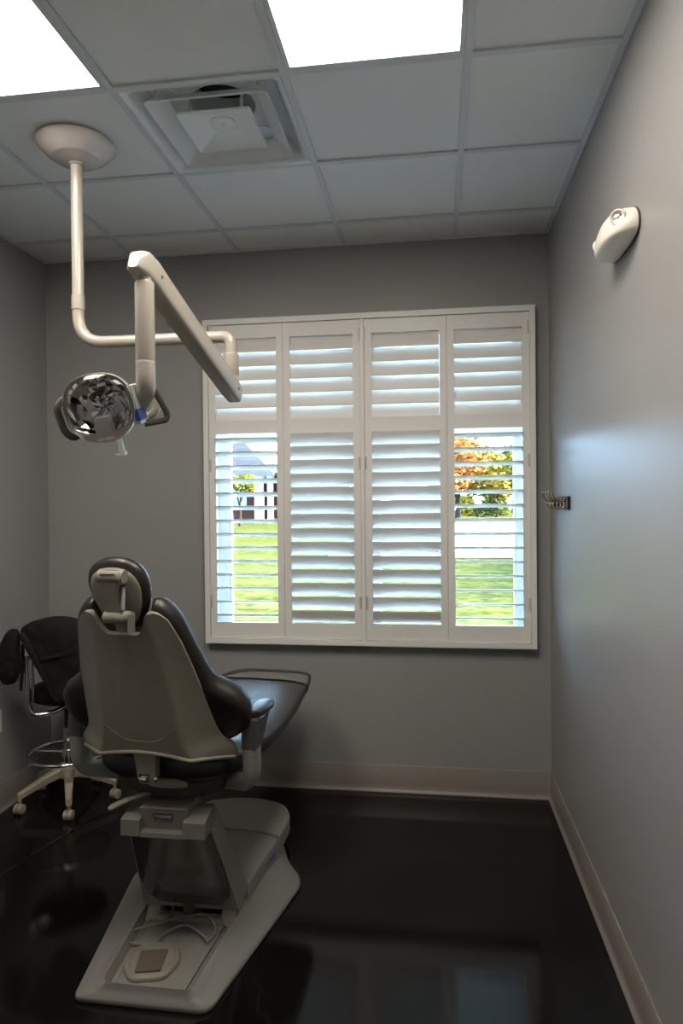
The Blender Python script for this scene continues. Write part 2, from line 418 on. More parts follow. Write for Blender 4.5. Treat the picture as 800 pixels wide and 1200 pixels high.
# painted returns of the opening
bm = NB(); 
for s in ((WX0 - 0.0, WX0 + 0.004, WZ0, WZ1), (WX1 - 0.004, WX1, WZ0, WZ1)): box(bm, s[0], s[1], YW + 0.005, y0 - 0.001, s[2], s[3])
for z0, z1 in ((WZ0, WZ0 + 0.004), (WZ1 - 0.004, WZ1)): box(bm, WX0 + 0.004, WX1 - 0.004, YW + 0.005, y0 - 0.001, z0, z1)
struct('trim_2', bm, M_vinyl)

# ------------------------------------------------------------------ plantation shutters
PYC_ = 3.724
fr = thing('window_shutters', 'cream plantation shutters of four slatted panels framed over the window', 'shutters', (-0.378, PYC_, 0.819))
def FRL(o): o.matrix_parent_inverse = Matrix.Translation((0.378, -PYC_, -0.819)); return o
bm = NB(); FY0, FY1 = 3.694, YW - 0.0005
fx0, fx1, fz0, fz1 = -1.292, 0.536, 0.819, 2.645; w = 0.028
def frame_run(bm, x0, x1, z0, z1):
    box(bm, x0, x1, FY0, FY1, z0, z1, 0.004)
box(bm, fx0, fx0 + w, FY0, FY1, fz0, fz1, 0.004); box(bm, fx1 - w, fx1, FY0, FY1, fz0, fz1, 0.004)
box(bm, fx0 + w - 0.003, fx1 - w + 0.003, FY0 + 0.001, FY1, fz0, fz0 + w, 0.004); box(bm, fx0 + w - 0.003, fx1 - w + 0.003, FY0 + 0.001, FY1, fz1 - w, fz1, 0.004)
# thin outer bead
box(bm, fx0 - 0.004, fx1 + 0.004, FY0 + 0.014, FY1, fz1, fz1 + 0.006, 0.002); box(bm, fx0 - 0.004, fx1 + 0.004, FY0 + 0.014, FY1, fz0 - 0.006, fz0, 0.002)
FRL(obj('surround', bm, M_trim, fr))
bm = NB(); box(bm, -0.3985, -0.3775, FY0 + 0.006, FY1, fz0 + w, fz1 - w, 0.003); FRL(obj('centre_post', bm, M_trim, fr))

def louver_mesh(L):
    bm = NB(); rr = []
    for x in (-L / 2, L / 2):
        ring = []
        for k in range(20):
            th = 2 * PI * k / 20; c, s = math.cos(th), math.sin(th)
            ring.append((x, 0.0445 * math.copysign(abs(c) ** 0.9, c), 0.0055 * math.copysign(abs(s) ** 0.9, s)))
        rr.append(ring)
    rings(bm, rr)
    bmesh.ops.recalc_face_normals(bm, faces=bm.faces[:])
    me = bpy.data.meshes.new('louver'); bm.to_mesh(me); bm.free(); me.materials.append(M_trim)
    for p in me.polygons: p.use_smooth = True
    me.set_sharp_from_angle(angle=R(50)); return me

PY0, PY1 = 3.706, 3.734; PYC = 3.724
RZ = dict(b0=0.850, b1=0.937, m0=2.003, m1=2.072, t0=2.538, t1=2.614)
def panel(x0, x1, lo_deg, hinge_side, label):
    sl = 0.038; bm = NB()
    for a, b in ((x0, x0 + sl), (x1 - sl, x1)): box(bm, a, b, PY0, PY1, RZ['b0'], RZ['t1'], 0.003)
    for a, b in (('b0', 'b1'), ('m0', 'm1'), ('t0', 't1')): box(bm, x0 + sl - 0.001, x1 - sl + 0.001, PY0 + 0.002, PY1 - 0.002, RZ[a], RZ[b], 0.002)
    if hinge_side == 'l': box(bm, x1 - 0.008, x1 + 0.012, PY1 + 0.0004, PY1 + 0.005, RZ['b0'], RZ['t1'])   # lap added behind the next stile to block light at the seam
    t = FRL(obj('shutter_panel', bm, M_trim, fr)); t['label'] = label
    L = (x1 - x0) - 2 * sl - 0.0006; me = louver_mesh(L); xc = (x0 + x1) / 2
    I = t.matrix_parent_inverse.copy()
    def louver(z, deg):
        o = bpy.data.objects.new('louver', me); C.objects.link(o); o.parent = t
        o.location = (xc, PYC, z); o.rotation_euler = (R(deg), 0, 0)
    n = 6; p = (RZ['t0'] - RZ['m1']) / n
    for k in range(n): louver(RZ['m1'] + p * (k + 0.5), 71)           # upper bank closed, back edge up
    n = 14; p = (RZ['m0'] - RZ['b1']) / n
    for k in range(n): louver(RZ['b1'] + p * (k + 0.5), -lo_deg)      # lower bank, front edge up
    hx = x0 if hinge_side == 'l' else x1
    for z in (1.02, 1.79, 2.50):
        bm = NB()
        for q in range(5): lathe(bm, [(0.0005, q * 0.0142), (0.0045, q * 0.0142 + 0.0005), (0.0045, q * 0.0142 + 0.0128), (0.0005, q * 0.0142 + 0.0133)], 10, (hx, PY0 - 0.0035, z))
        box(bm, hx + (0.001 if hinge_side == 'l' else -0.012), hx + (0.012 if hinge_side == 'l' else -0.001), PY0 - 0.0025, PY0 - 0.0005, z, z + 0.07)
        obj('hinge', bm, M_hinge, t)
    return t
panel(-1.262, -0.833, 15, 'l', 'leftmost shutter panel, lower slats open onto the brick house, upper slats sunlit')
panel(-0.831, -0.4005, 56, 'r', 'shutter panel second from left, lower slats nearly shut, left of the middle post')
panel(-0.3755, 0.0705, 56, 'l', 'shutter panel third from left, lower slats nearly shut, right of the middle post')
panel(0.0725, 0.507, 11, 'r', 'rightmost shutter panel, lower slats open onto the drive and autumn trees')

# ------------------------------------------------------------------ ceiling lights
def ceiling_light(x0, x1, label):
    ya, yb = GY - 2 * T + g, GY - g
    a, b = x0 + g, x1 - g
    t = thing('ceiling_light', label, 'ceiling light', ((a + b) / 2, (ya + yb) / 2, H), 0, 'lay-in ceiling lights')
    hx, hy = (b - a) / 2 - 0.001, (yb - ya) / 2 - 0.001; f = 0.016
    bm = NB()
    box(bm, -hx, -hx + f, -hy, hy, 0.0, 0.05, 0.002); box(bm, hx - f, hx, -hy, hy, 0.0, 0.05, 0.002)
    box(bm, -hx + f, hx - f, -hy, -hy + f, 0.0, 0.05, 0.002); box(bm, -hx + f, hx - f, hy - f, hy, 0.0, 0.05, 0.002)
    box(bm, -hx, hx, -hy, hy, 0.05, 0.056)
    obj('frame', bm, M_grid, t)
    bm = NB(); box(bm, -hx + f, hx - f, -hy + f, hy - f, 0.006, 0.012); obj('diffuser', bm, M_lamp, t, smooth=False)
ceiling_light(cols[1], cols[2], 'lit ceiling light panel at upper left, beyond the air vent')
ceiling_light(cols[3], cols[4], 'lit ceiling light panel at top middle, right of the air vent')

# ------------------------------------------------------------------ square cone air diffuser
vx, vy = (cols[2] + cols[3]) / 2, GY + T / 2
t = thing('air_vent', 'square white louvred-face air vent with stepped cones in the ceiling', 'air vent', (vx, vy, H))
def sq(h, z, r=0.03, seg=5): return [Vector((p[0], p[1], z)) for p in round_poly([(-h, -h, r), (h, -h, r), (h, h, r), (-h, h, r)], seg)]
hv = T / 2 - g - 0.002
bm = NB()   # pan: flange, bell up to the neck
rings(bm, [sq(hv, 0.004, 0.003), sq(hv, 0.0, 0.003), sq(hv - 0.008, 0.002, 0.006), sq(hv - 0.022, 0.012, 0.02), sq(hv - 0.036, 0.05, 0.04), sq(hv - 0.055, 0.085, 0.05), sq(hv - 0.09, 0.098, 0.06),
           [Vector((0.125 * math.cos(-0.75 * PI + 2 * PI * k / 24), 0.125 * math.sin(-0.75 * PI + 2 * PI * k / 24), 0.102)) for k in range(24)],
           [Vector((0.125 * math.cos(-0.75 * PI + 2 * PI * k / 24), 0.125 * math.sin(-0.75 * PI + 2 * PI * k / 24), 0.20)) for k in range(24)]], False, False)
obj('pan', bm, M_steelw, t)
bm = NB(); lathe(bm, [(0.13, 0.2), (0.13, 0.25)], 24); obj('duct', bm, M_black, t)
def cone(name, ho, hi, z0, z1):
    bm = NB()
    rings(bm, [sq(hi, z1, 0.02), sq(ho - 0.012, z0 + 0.012, 0.02), sq(ho - 0.005, z0 + 0.001, 0.02), sq(ho, z0 - 0.002, 0.02), sq(ho + 0.002, z0 + 0.004, 0.02), sq(ho - 0.009, z0 + 0.016, 0.02), sq(hi + 0.001, z1 + 0.003, 0.02)], False, False)
    return obj(name, bm, M_steelw, t)
cone('outer_cone', 0.226, 0.165, -0.004, 0.05)
bm = NB()
rings(bm, [sq(0.142, 0.002, 0.012), sq(0.138, -0.003, 0.012), sq(0.132, 0.002, 0.012), sq(0.045, 0.030, 0.012)], False, True)
ic = obj('inner_cone', bm, M_steelw, t)
bm = NB(); lathe(bm, [(0.0, 0.0235), (0.048, 0.0245), (0.050, 0.026), (0.050, 0.035)], 28); lathe(bm, [(0.0, 0.020), (0.006, 0.021), (0.007, 0.024)], 14); obj('centre_cap', bm, M_steelw, ic)
for sx in (-1, 1):
    for sy in (-1, 1):
        bm = NB(); tube(bm, bend([(sx * 0.10, sy * 0.10, 0.02), (sx * 0.10, sy * 0.10, 0.07), (sx * 0.16, sy * 0.16, 0.085)], 0.02, 4), 0.006, 8, 0.4); tube(bm, [(sx * 0.19, sy * 0.19, 0.042), (sx * 0.19, sy * 0.19, 0.095)], 0.007, 8); obj('bracket', bm, M_steelw, t)
for px_, py_ in ((-0.17, -hv + 0.061), (0.17, -hv + 0.061), (-hv + 0.061, 0.1), (0.05, hv - 0.059)):
    pass

# ------------------------------------------------------------------ dental operating light
LX, LY = -1.403, 2.545
t = thing('dental_light', 'cream ceiling-mounted dental light with jointed arm and clear-faced lamp', 'dental light', (LX, LY, H))
def L(p): return Vector(p) - Vector((LX, LY, H))
bm = NB()
lathe(bm, [(0.150, 0.0), (0.152, -0.004), (0.150, -0.010), (0.136, -0.026), (0.118, -0.043), (0.104, -0.052), (0.100, -0.054), (0.092, -0.060), (0.088, -0.0605), (0.070, -0.068), (0.045, -0.073), (0.026, -0.075)], 48)
obj('canopy', bm, M_canopy, t)
bm = NB()
hz = 2.25
tube(bm, bend([L((LX, LY, H - 0.07)), L((LX, LY, hz)), L((-0.775, LY, hz)), L((-0.775, LY, 2.17))], 0.115, 12), 0.0235, 20)
lathe(bm, [(0.0235, 0), (0.0262, 0.002), (0.0262, 0.058), (0.0235, 0.06)], 20, L((LX, LY, 2.38)))
lathe(bm, [(0.026, 0), (0.029, 0.003), (0.029, 0.01), (0.026, 0.012)], 20, L((LX, LY, H - 0.085)))
obj('main_arm', bm, M_lampw, t)
bm = NB()
lathe(bm, [(0.010, -0.062), (0.024, -0.054), (0.029, -0.03), (0.0295, 0.0), (0.0275, 0.003), (0.0295, 0.006), (0.0295, 0.085), (0.024, 0.09)], 22, L((-0.775, LY, 2.095)))
obj('knuckle', bm, M_lampw, t)
# spring arm: chamfered beam from the knuckle towards the room, rising
A = Vector((-0.762, 2.475, 2.045)); B = Vector((-0.800, 1.80, 2.268))
d = (B - A); Ln = d.length; d.normalize(); sx_, up_ = frame(d)
def beam(s, wx, wz, off=0.0, n=2.6):
    c = A + d * s + up_ * off; out = []
    for k in range(24):
        th = 2 * PI * (k + 0.5) / 24; cc, ss = math.cos(th), math.sin(th)
        pw = 2 / 4.5
        out.append(L(c + sx_ * wx * math.copysign(abs(cc) ** pw, cc) + up_ * wz * math.copysign(abs(ss) ** pw, ss)))
    return out
bm = NB()
rings(bm, [beam(-0.072, 0.022, 0.026), beam(-0.066, 0.029, 0.034), beam(0.0, 0.031, 0.038), beam(Ln * 0.5, 0.031, 0.039), beam(Ln - 0.10, 0.031, 0.040), beam(Ln - 0.04, 0.031, 0.040, 0.002), beam(Ln + 0.01, 0.029, 0.038, -0.004), beam(Ln + 0.035, 0.024, 0.032, -0.014), beam(Ln + 0.046, 0.014, 0.02, -0.022)])
sa = obj('spring_arm', bm, M_lampw, t)
for q in (0.24, 0.256):
    c = A + d * (Ln - q) - up_ * 0.030 - sx_ * 0.0295
    bm = NB(); tube(bm, [L(c + sx_ * 0.002), L(c - sx_ * 0.0015)], 0.004, 8); obj('screw', bm, M_dark, sa)
for c in (A + d * (Ln - 0.06), A - d * 0.02):
    for sg in (-1, 1):
        bm = NB(); tube(bm, [L(c + sx_ * sg * 0.029), L(c + sx_ * sg * 0.0325)], 0.0055, 8); obj('screw', bm, M_dark, sa)
PX, PYp = -0.795, 1.80
bm = NB(); tube(bm, [L((PX, PYp, 2.19)), L((PX, PYp, 2.275))], 0.0195, 18); obj('pivot_rod', bm, M_lampw, t)
bm = NB()
lathe(bm, [(0.019, 2.222), (0.0255, 2.218), (0.027, 2.212), (0.027, 2.0), (0.0262, 1.998), (0.027, 1.996), (0.0272, 1.99)], 22, L((PX, PYp, 0)))
tube(bm, spline([L((PX, PYp, 1.99)), L((PX, PYp + 0.0, 1.95)), L((PX - 0.006, PYp + 0.012, 1.918)), L((PX - 0.028, PYp + 0.03, 1.890)), L((PX - 0.05, PYp + 0.045, 1.876))], 6), 0.0268, 18)
obj('drop_tube', bm, M_lampw, t)
# lamp head, own frame: forward F (towards the patient), right RX, up UP
HC = Vector((-0.918, 1.775, 1.868)); Fw = Vector((0.16, -1.0, -0.26)).normalized()
RX = Fw.cross(Vector((0, 0, 1))).normalized() * -1.0
RX = Vector((0, 0, 1)).cross(Fw).normalized()
roll = R(-10)
UP = Fw.cross(RX).normalized()
RX, UP = (RX * math.cos(roll) - UP * math.sin(roll)), (UP * math.cos(roll) + RX * math.sin(roll))
def hp(x, y, z): return L(HC + RX * x + UP * y + Fw * z)
def oval(sc, z, dx=0.0, dy=0.0, n=48, ex=2.35, ey=2.35):
    out = []
    for k in range(n):
        th = 2 * PI * k / n; c, s = math.cos(th), math.sin(th)
        x = 0.100 * math.copysign(abs(c) ** (2 / ex), c); y = 0.096 * math.copysign(abs(s) ** (2 / ey), s)
        if s < 0: x *= 1 - 0.10 * s * s
        out.append(hp(x * sc + dx, y * sc + dy, z))
    return out
bm = NB()
rings(bm, [oval(0.90, 0.0), oval(0.985, 0.004), oval(1.0, -0.002), oval(0.99, -0.014), oval(0.93, -0.04), oval(0.80, -0.066), oval(0.55, -0.086), oval(0.25, -0.094), oval(0.02, -0.096)], False, True)
hd = obj('lamp_housing', bm, M_lampw, t)
# faceted mirror dish, flat shaded
bm = NB(); rr = []; NR = 8; NA = 24
for i in range(NR + 1):
    rho = 0.93 * (1 - i / NR) + 0.02; z = -0.002 - 0.050 * (1 - (rho / 0.95) ** 2)
    base = oval(rho, z, n=NA)
    rr.append([p + Vector((rnd.uniform(-1, 1), rnd.uniform(-1, 1), rnd.uniform(-1, 1))) * 0.0022 for p in base])
rings(bm, rr, False, True); obj('reflector', bm, M_mirror, hd, smooth=False)
bm = NB()
rings(bm, [oval(0.985, 0.002), oval(0.97, 0.014), oval(0.88, 0.028), oval(0.7, 0.036), oval(0.4, 0.041), oval(0.02, 0.042)], False, True)
obj('lens_cover', bm, M_clear, hd)
# bulb shield: white tongue rising from the lower rim in front of the dish
Mh = Matrix.Translation(L(HC)) @ Matrix((RX, UP, Fw)).transposed().to_4x4()
bm = NB()
hexa(bm, [(-0.024, -0.080, -0.025), (0.020, -0.080, -0.025), (0.020, -0.080, 0.020), (-0.024, -0.080, 0.020)], [(-0.022, -0.022, -0.025), (0.018, -0.022, -0.025), (0.018, -0.026, 0.012), (-0.022, -0.026, 0.012)], 0.006, 3, Mh)
obj('bulb_shield', bm, M_lampw, hd)
# lower rim band (carries the maker's name) sweeping up both sides
bm = NB(); rr = []
for k in range(33):
    th = PI + R(-25) + (PI + R(50)) * k / 32; c, s = math.cos(th), math.sin(th)
    wid = 0.005 + 0.020 * smooth(0.25, 1.0, -s)
    x = 0.100 * math.copysign(abs(c) ** (2 / 2.35), c) * (1 - 0.10 * s * s if s < 0 else 1); y = 0.096 * math.copysign(abs(s) ** (2 / 2.35), s)
    e = Vector((x, y)); i_ = e * (1 - wid / e.length)
    rr.append([hp(i_.x, i_.y, -0.004), hp(i_.x, i_.y, 0.012), hp(e.x * 0.985, e.y * 0.985, 0.012), hp(e.x * 0.985, e.y * 0.985, -0.004)])
rings(bm, rr)
obj('rim_band', bm, M_lampw, hd)
Mt = Mh @ Matrix.Translation((0.0, -0.083, 0.0128))
text('lettering', 'DCIedge', 0.014, Mt, M_hinge, hd)
# control strip at the right-hand side with blue and grey buttons
bm = NB()
hexa(bm, [(0.085, -0.062, -0.05), (0.112, -0.062, -0.05), (0.104, -0.062, 0.010), (0.085, -0.062, 0.010)], [(0.085, 0.045, -0.05), (0.106, 0.045, -0.05), (0.101, 0.045, 0.006), (0.085, 0.045, 0.006)], 0.006, 3, Mh)
cp = obj('control_panel', bm, M_grey, hd)
bm = NB(); hexa(bm, [(0.0955, -0.052, -0.035), (0.1115, -0.052, -0.035), (0.1055, -0.052, 0.011), (0.092, -0.052, 0.0115)], [(0.0955, -0.020, -0.035), (0.1105, -0.020, -0.035), (0.1045, -0.020, 0.0105), (0.092, -0.020, 0.011)], 0.002, 2, Mh); obj('button', bm, M_blue, cp)['label'] = 'blue button'
for yy in (-0.006, 0.014):
    bm = NB(); lathe(bm, [(0.006, 0), (0.006, 0.0015), (0.003, 0.0025)], 14, (0, 0, 0), Mh @ Matrix.Translation((0.1045, yy, -0.018)) @ Matrix.Rotation(R(80), 4, 'Y')); obj('button', bm, M_plate, cp)['label'] = 'small grey round button'
# D-shaped grips both sides
bm = NB(); tube(bm, bend([hp(0.100, -0.066, -0.035), hp(0.160, -0.068, -0.055), hp(0.166, -0.050, -0.058), hp(0.135, 0.066, -0.050), hp(0.126, 0.078, -0.044)], 0.012, 5), 0.0125, 12, 0.8, power=2.8); obj('handle', bm, M_handle, hd)
bm = NB(); tube(bm, bend([hp(-0.082, -0.064, -0.015), hp(-0.096, -0.068, 0.000), hp(-0.112, -0.045, 0.006), hp(-0.117, 0.022, 0.004), hp(-0.102, 0.040, -0.012), hp(-0.09, 0.04, -0.018)], 0.012, 5), 0.012, 12, 0.8, power=2.8); obj('handle', bm, M_handle, hd)
# yoke loop behind the head, and the small switch tab underneath
bm = NB(); tube(bm, bend([hp(0.060, 0.035, -0.075), hp(0.115, 0.035, -0.095), hp(0.142, 0.000, -0.10), hp(0.122, -0.05, -0.09), hp(0.075, -0.06, -0.07)], 0.03, 6), 0.0125, 14); obj('yoke', bm, M_lampw, hd)
bm = NB(); box(bm, 0.016, 0.030, -0.135, -0.088, -0.024, -0.016, 0.002, 2, Mh); box(bm, 0.008, 0.034, -0.141, -0.132, -0.026, -0.002, 0.002, 2, Mh); obj('switch_tab', bm, M_chrome, hd)
rings_ = None

# ------------------------------------------------------------------ dental chair
CX, CY = -0.93, 2.45
ch = thing('dental_chair', 'taupe and dark brown vinyl dental chair seen from behind, facing the window', 'dental chair', (CX, CY, 0))
# -- floor plate: sloped rim around a sunk service panel
O_ = round_poly([(-0.235, -0.425, 0.03), (0.220, -0.430, 0.045), (0.375, 0.335, 0.10), (0.275, 0.475, 0.07), (0.225, 0.62, 0.03), (-0.225, 0.62, 0.03), (-0.275, 0.475, 0.07), (-0.365, 0.335, 0.10)], 6)
Mi = round_poly([(-0.145, -0.407, 0.03), (0.155, -0.410, 0.03), (0.205, 0.30, 0.02), (0.205, 0.44, 0.02), (0.195, 0.58, 0.02), (-0.195, 0.58, 0.02), (-0.205, 0.44, 0.02), (-0.205, 0.30, 0.02)], 6)
In = round_poly([(-0.132, -0.396, 0.03), (0.141, -0.399, 0.03), (0.188, 0.29, 0.02), (0.19, 0.43, 0.02), (0.18, 0.57, 0.02), (-0.18, 0.57, 0.02), (-0.19, 0.43, 0.02), (-0.188, 0.29, 0.02)], 6)
def zr(poly, z, k=1.0): return [Vector((p[0] * k, p[1] * k, z)) for p in poly]
def lerp_poly(a, b, t): return [p.lerp(q, t) for p, q in zip(a, b)]
bm = NB()
rings(bm, [zr(O_, 0.0, 0.99), zr(O_, 0.004), zr(O_, 0.014), zr(lerp_poly(O_, Mi, 0.06), 0.020), zr(lerp_poly(O_, Mi, 0.55), 0.032), zr(lerp_poly(O_, Mi, 0.8), 0.045), zr(lerp_poly(O_, Mi, 0.95), 0.062), zr(Mi, 0.062), zr(lerp_poly(Mi, In, 0.8), 0.038), zr(In, 0.032)])
obj('base_plate', bm, M_baseg, ch, ang=60)
bm = NB(); prism(bm, round_poly([(-0.112, -0.385, 0.02), (0.122, -0.388, 0.02), (0.150, 0.02, 0.012), (-0.150, 0.02, 0.012)], 5), 0.0315, 0.036, 0.0015); obj('service_panel', bm, M_baseg, ch)
bm = NB(); prism(bm, round_poly([(-0.1155, -0.3885, 0.02), (0.1255, -0.3915, 0.02), (0.1535, 0.0235, 0.012), (-0.1535, 0.0235, 0.012)], 5), 0.0312, 0.0332, 0.0); obj('panel_seam', bm, M_dark, ch)
# -- housing behind the lift arm, two moulded covers
def cover(name, pts, z0, z1, shrink, m):
    o = round_poly(pts, 6); c = Vector((0, sum(p.y for p in o) / len(o)))
    bm = NB(); rings(bm, [zr(o, z0), zr(o, z1 - 0.010), [Vector((c.x + (p.x - c.x) * (1 - shrink * 0.4), c.y + (p.y - c.y) * (1 - shrink * 0.4), z1 - 0.003)) for p in o], [Vector((c.x + (p.x - c.x) * (1 - shrink), c.y + (p.y - c.y) * (1 - shrink), z1)) for p in o]])
    return obj(name, bm, m, ch, ang=50)
hs = cover('front_cover', [(-0.198, 0.10, 0.008), (0.203, 0.10, 0.008), (0.236, 0.462, 0.006), (0.15, 0.50, 0.1), (0, 0.52, 0.1), (-0.15, 0.50, 0.1), (-0.236, 0.462, 0.006)], 0.040, 0.124, 0.03, M_cover)
cover('rear_cover', [(0.242, 0.468, 0.006), (0.247, 0.68, 0.06), (0.19, 0.80, 0.1), (0.06, 0.845, 0.1), (-0.06, 0.845, 0.1), (-0.19, 0.80, 0.1), (-0.247, 0.68, 0.06), (-0.242, 0.468, 0.006), (-0.15, 0.506, 0.1), (0, 0.526, 0.1), (0.15, 0.506, 0.1)], 0.062, 0.128, 0.03, M_cover)
bm = NB(); prism(bm, round_poly([(-0.21, 0.5, 0.02), (0.21, 0.5, 0.02), (0.21, 0.70, 0.08), (0.08, 0.79, 0.1), (-0.08, 0.79, 0.1), (-0.21, 0.70, 0.08)], 5), 0.0, 0.066); obj('plinth', bm, M_dark, ch)
Ms = Matrix.Translation((0.2262, 0.355, 0.083)) @ Matrix.Rotation(R(5.2), 4, 'Z').inverted() @ Matrix.Rotation(R(90), 4, 'Z') @ Matrix.Rotation(R(90), 4, 'X')
text('lettering', 'DCIedge', 0.034, Ms, M_blue, hs)
# -- lift arm
bm = NB()
hexa(bm, [(-0.172, -0.020, 0.085), (0.198, -0.020, 0.085), (0.198, 0.10, 0.110), (-0.172, 0.10, 0.110)],
     [(-0.150, -0.215, 0.525), (0.146, -0.215, 0.525), (0.146, -0.125, 0.530), (-0.150, -0.125, 0.530)], 0.012, 3)
la = obj('lift_arm', bm, M_cover, ch)
def onface(x, t_, off): # t_ 0 bottom .. 1 top of the arm's rear face
    y = -0.020 + (-0.195) * t_; z = 0.085 + 0.44 * t_
    return Vector((x, y - 0.914 * off, z - 0.405 * off))
def sm(u, v, off):
    xl = -0.165 + 0.022 * v; xr = 0.192 - 0.050 * v
    top = 0.90 - 0.0 * abs(u); t_ = 0.075 + v * (top - 0.075)
    # lower edge dips, corners cut
    t_ += (1 - v) * (0.10 * smooth(0.72, 1.0, abs(u)))
    x = (xl + xr) / 2 + (xr - xl) / 2 * u * (1 - 0.10 * (1 - v) ** 6)
    return onface(x, t_, off + 0.016 * (1 - u ** 4) * min(1, 6 * v + 0.25))
bm = NB(); sheet2(bm, lambda u, v: sm(u, v, 0.006), lambda u, v: sm(u, v, -0.012), 16, 16); obj('smoked_panel', bm, M_smoke, la)['label'] = 'glossy dark panel on the back of the lift arm'
# shoulders either side of the nameplate, and the sill below it
for a, b in ((-0.146, -0.078), (0.076, 0.154)):
    bm = NB(); hexa(bm, [(a, -0.262, 0.466), (b, -0.262, 0.466), (b, -0.15, 0.47), (a, -0.15, 0.47)], [(a, -0.262, 0.520), (b, -0.262, 0.520), (b, -0.17, 0.540), (a, -0.17, 0.540)], 0.014, 4); obj('shoulder_cap', bm, M_baseg, la)
bm = NB(); box(bm, -0.083, 0.081, -0.258, -0.19, 0.462, 0.478, 0.007, 3); obj('sill', bm, M_baseg, la)
bm = NB(); hexa(bm, [(-0.080, -0.225, 0.478), (0.078, -0.225, 0.478), (0.078, -0.12, 0.478), (-0.080, -0.12, 0.478)], [(-0.085, -0.245, 0.556), (0.083, -0.245, 0.556), (0.083, -0.12, 0.556), (-0.085, -0.12, 0.556)], 0.006, 2)
nb = obj('neck_block', bm, M_shell, ch)
ml = Matrix.Translation((-0.002, -0.2375, 0.522)) @ Matrix.Rotation(R(90 - 14 + 28), 4, 'X')
bm = NB(); prism(bm, [(-0.036, 0.016), (-0.031, -0.014), (0.031, -0.014), (0.036, 0.016)], -0.002, 0.0015, 0.0, ml); nf = obj('nameplate', bm, M_dark, nb, smooth=False)
bm = NB(); prism(bm, [(-0.031, 0.012), (-0.027, -0.0105), (0.027, -0.0105), (0.031, 0.012)], 0.0015, 0.0028, 0.0, ml); obj('badge', bm, M_plate, nf, smooth=False)
text('lettering', 'DCIedge', 0.0155, ml @ Matrix.Translation((0, 0, 0.0034)), M_ink, nf)
# -- mechanism showing under the arm
for a, b in ((-0.165, -0.105), (0.125, 0.190)):
    bm = NB(); hexa(bm, [(a, -0.035, 0.030), (b, -0.035, 0.030), (b, 0.10, 0.030), (a, 0.10, 0.030)], [(a + 0.01, 0.0, 0.105), (b - 0.01, 0.0, 0.105), (b - 0.01, 0.10, 0.105), (a + 0.01, 0.10, 0.105)], 0.010, 3); obj('hinge_bracket', bm, M_shell, ch)
bm = NB(); box(bm, -0.12, 0.14, -0.032, 0.0, 0.032, 0.056, 0.005); obj('cross_bar', bm, M_shell, ch)
bm = NB(); tube(bm, [(0.005, 0.02, 0.036), (0.005, -0.015, 0.14)], 0.034, 20); obj('lift_cylinder', bm, M_pad, ch)
bm = NB(); box(bm, -0.16, 0.18, 0.03, 0.099, 0.034, 0.09); obj('shadow_box', bm, M_black, ch).name = 'under_arm_shade'  # black box stands in for the shade under the lift arm

# -- upper chair, swivelled a little on its column
U = Matrix.Translation((-0.015, 0, 0)) @ Matrix.Rotation(R(-5.5), 4, 'Z')
def up(bm): bmesh.ops.transform(bm, matrix=U, verts=bm.verts[:]); return bm
bm = NB()
lathe(bm, [(0.07, 0.540), (0.115, 0.545), (0.165, 0.556), (0.20, 0.575), (0.225, 0.600), (0.235, 0.628), (0.235, 0.640), (0.2, 0.642)], 40, (0, -0.03, 0), None, 1.08, 0.80)
obj('swivel_hull', up(bm), M_dark, ch)
bm = NB(); tube(bm, spline([(-0.02, -0.165, 0.585), (-0.055, -0.20, 0.583), (-0.10, -0.235, 0.572), (-0.155, -0.265, 0.548)], 5), [0.011] * 5 + [0.012] * 5 + [0.013] * 5 + [0.007], 12, 0.75); obj('brake_lever', up(bm), M_shell, ch)
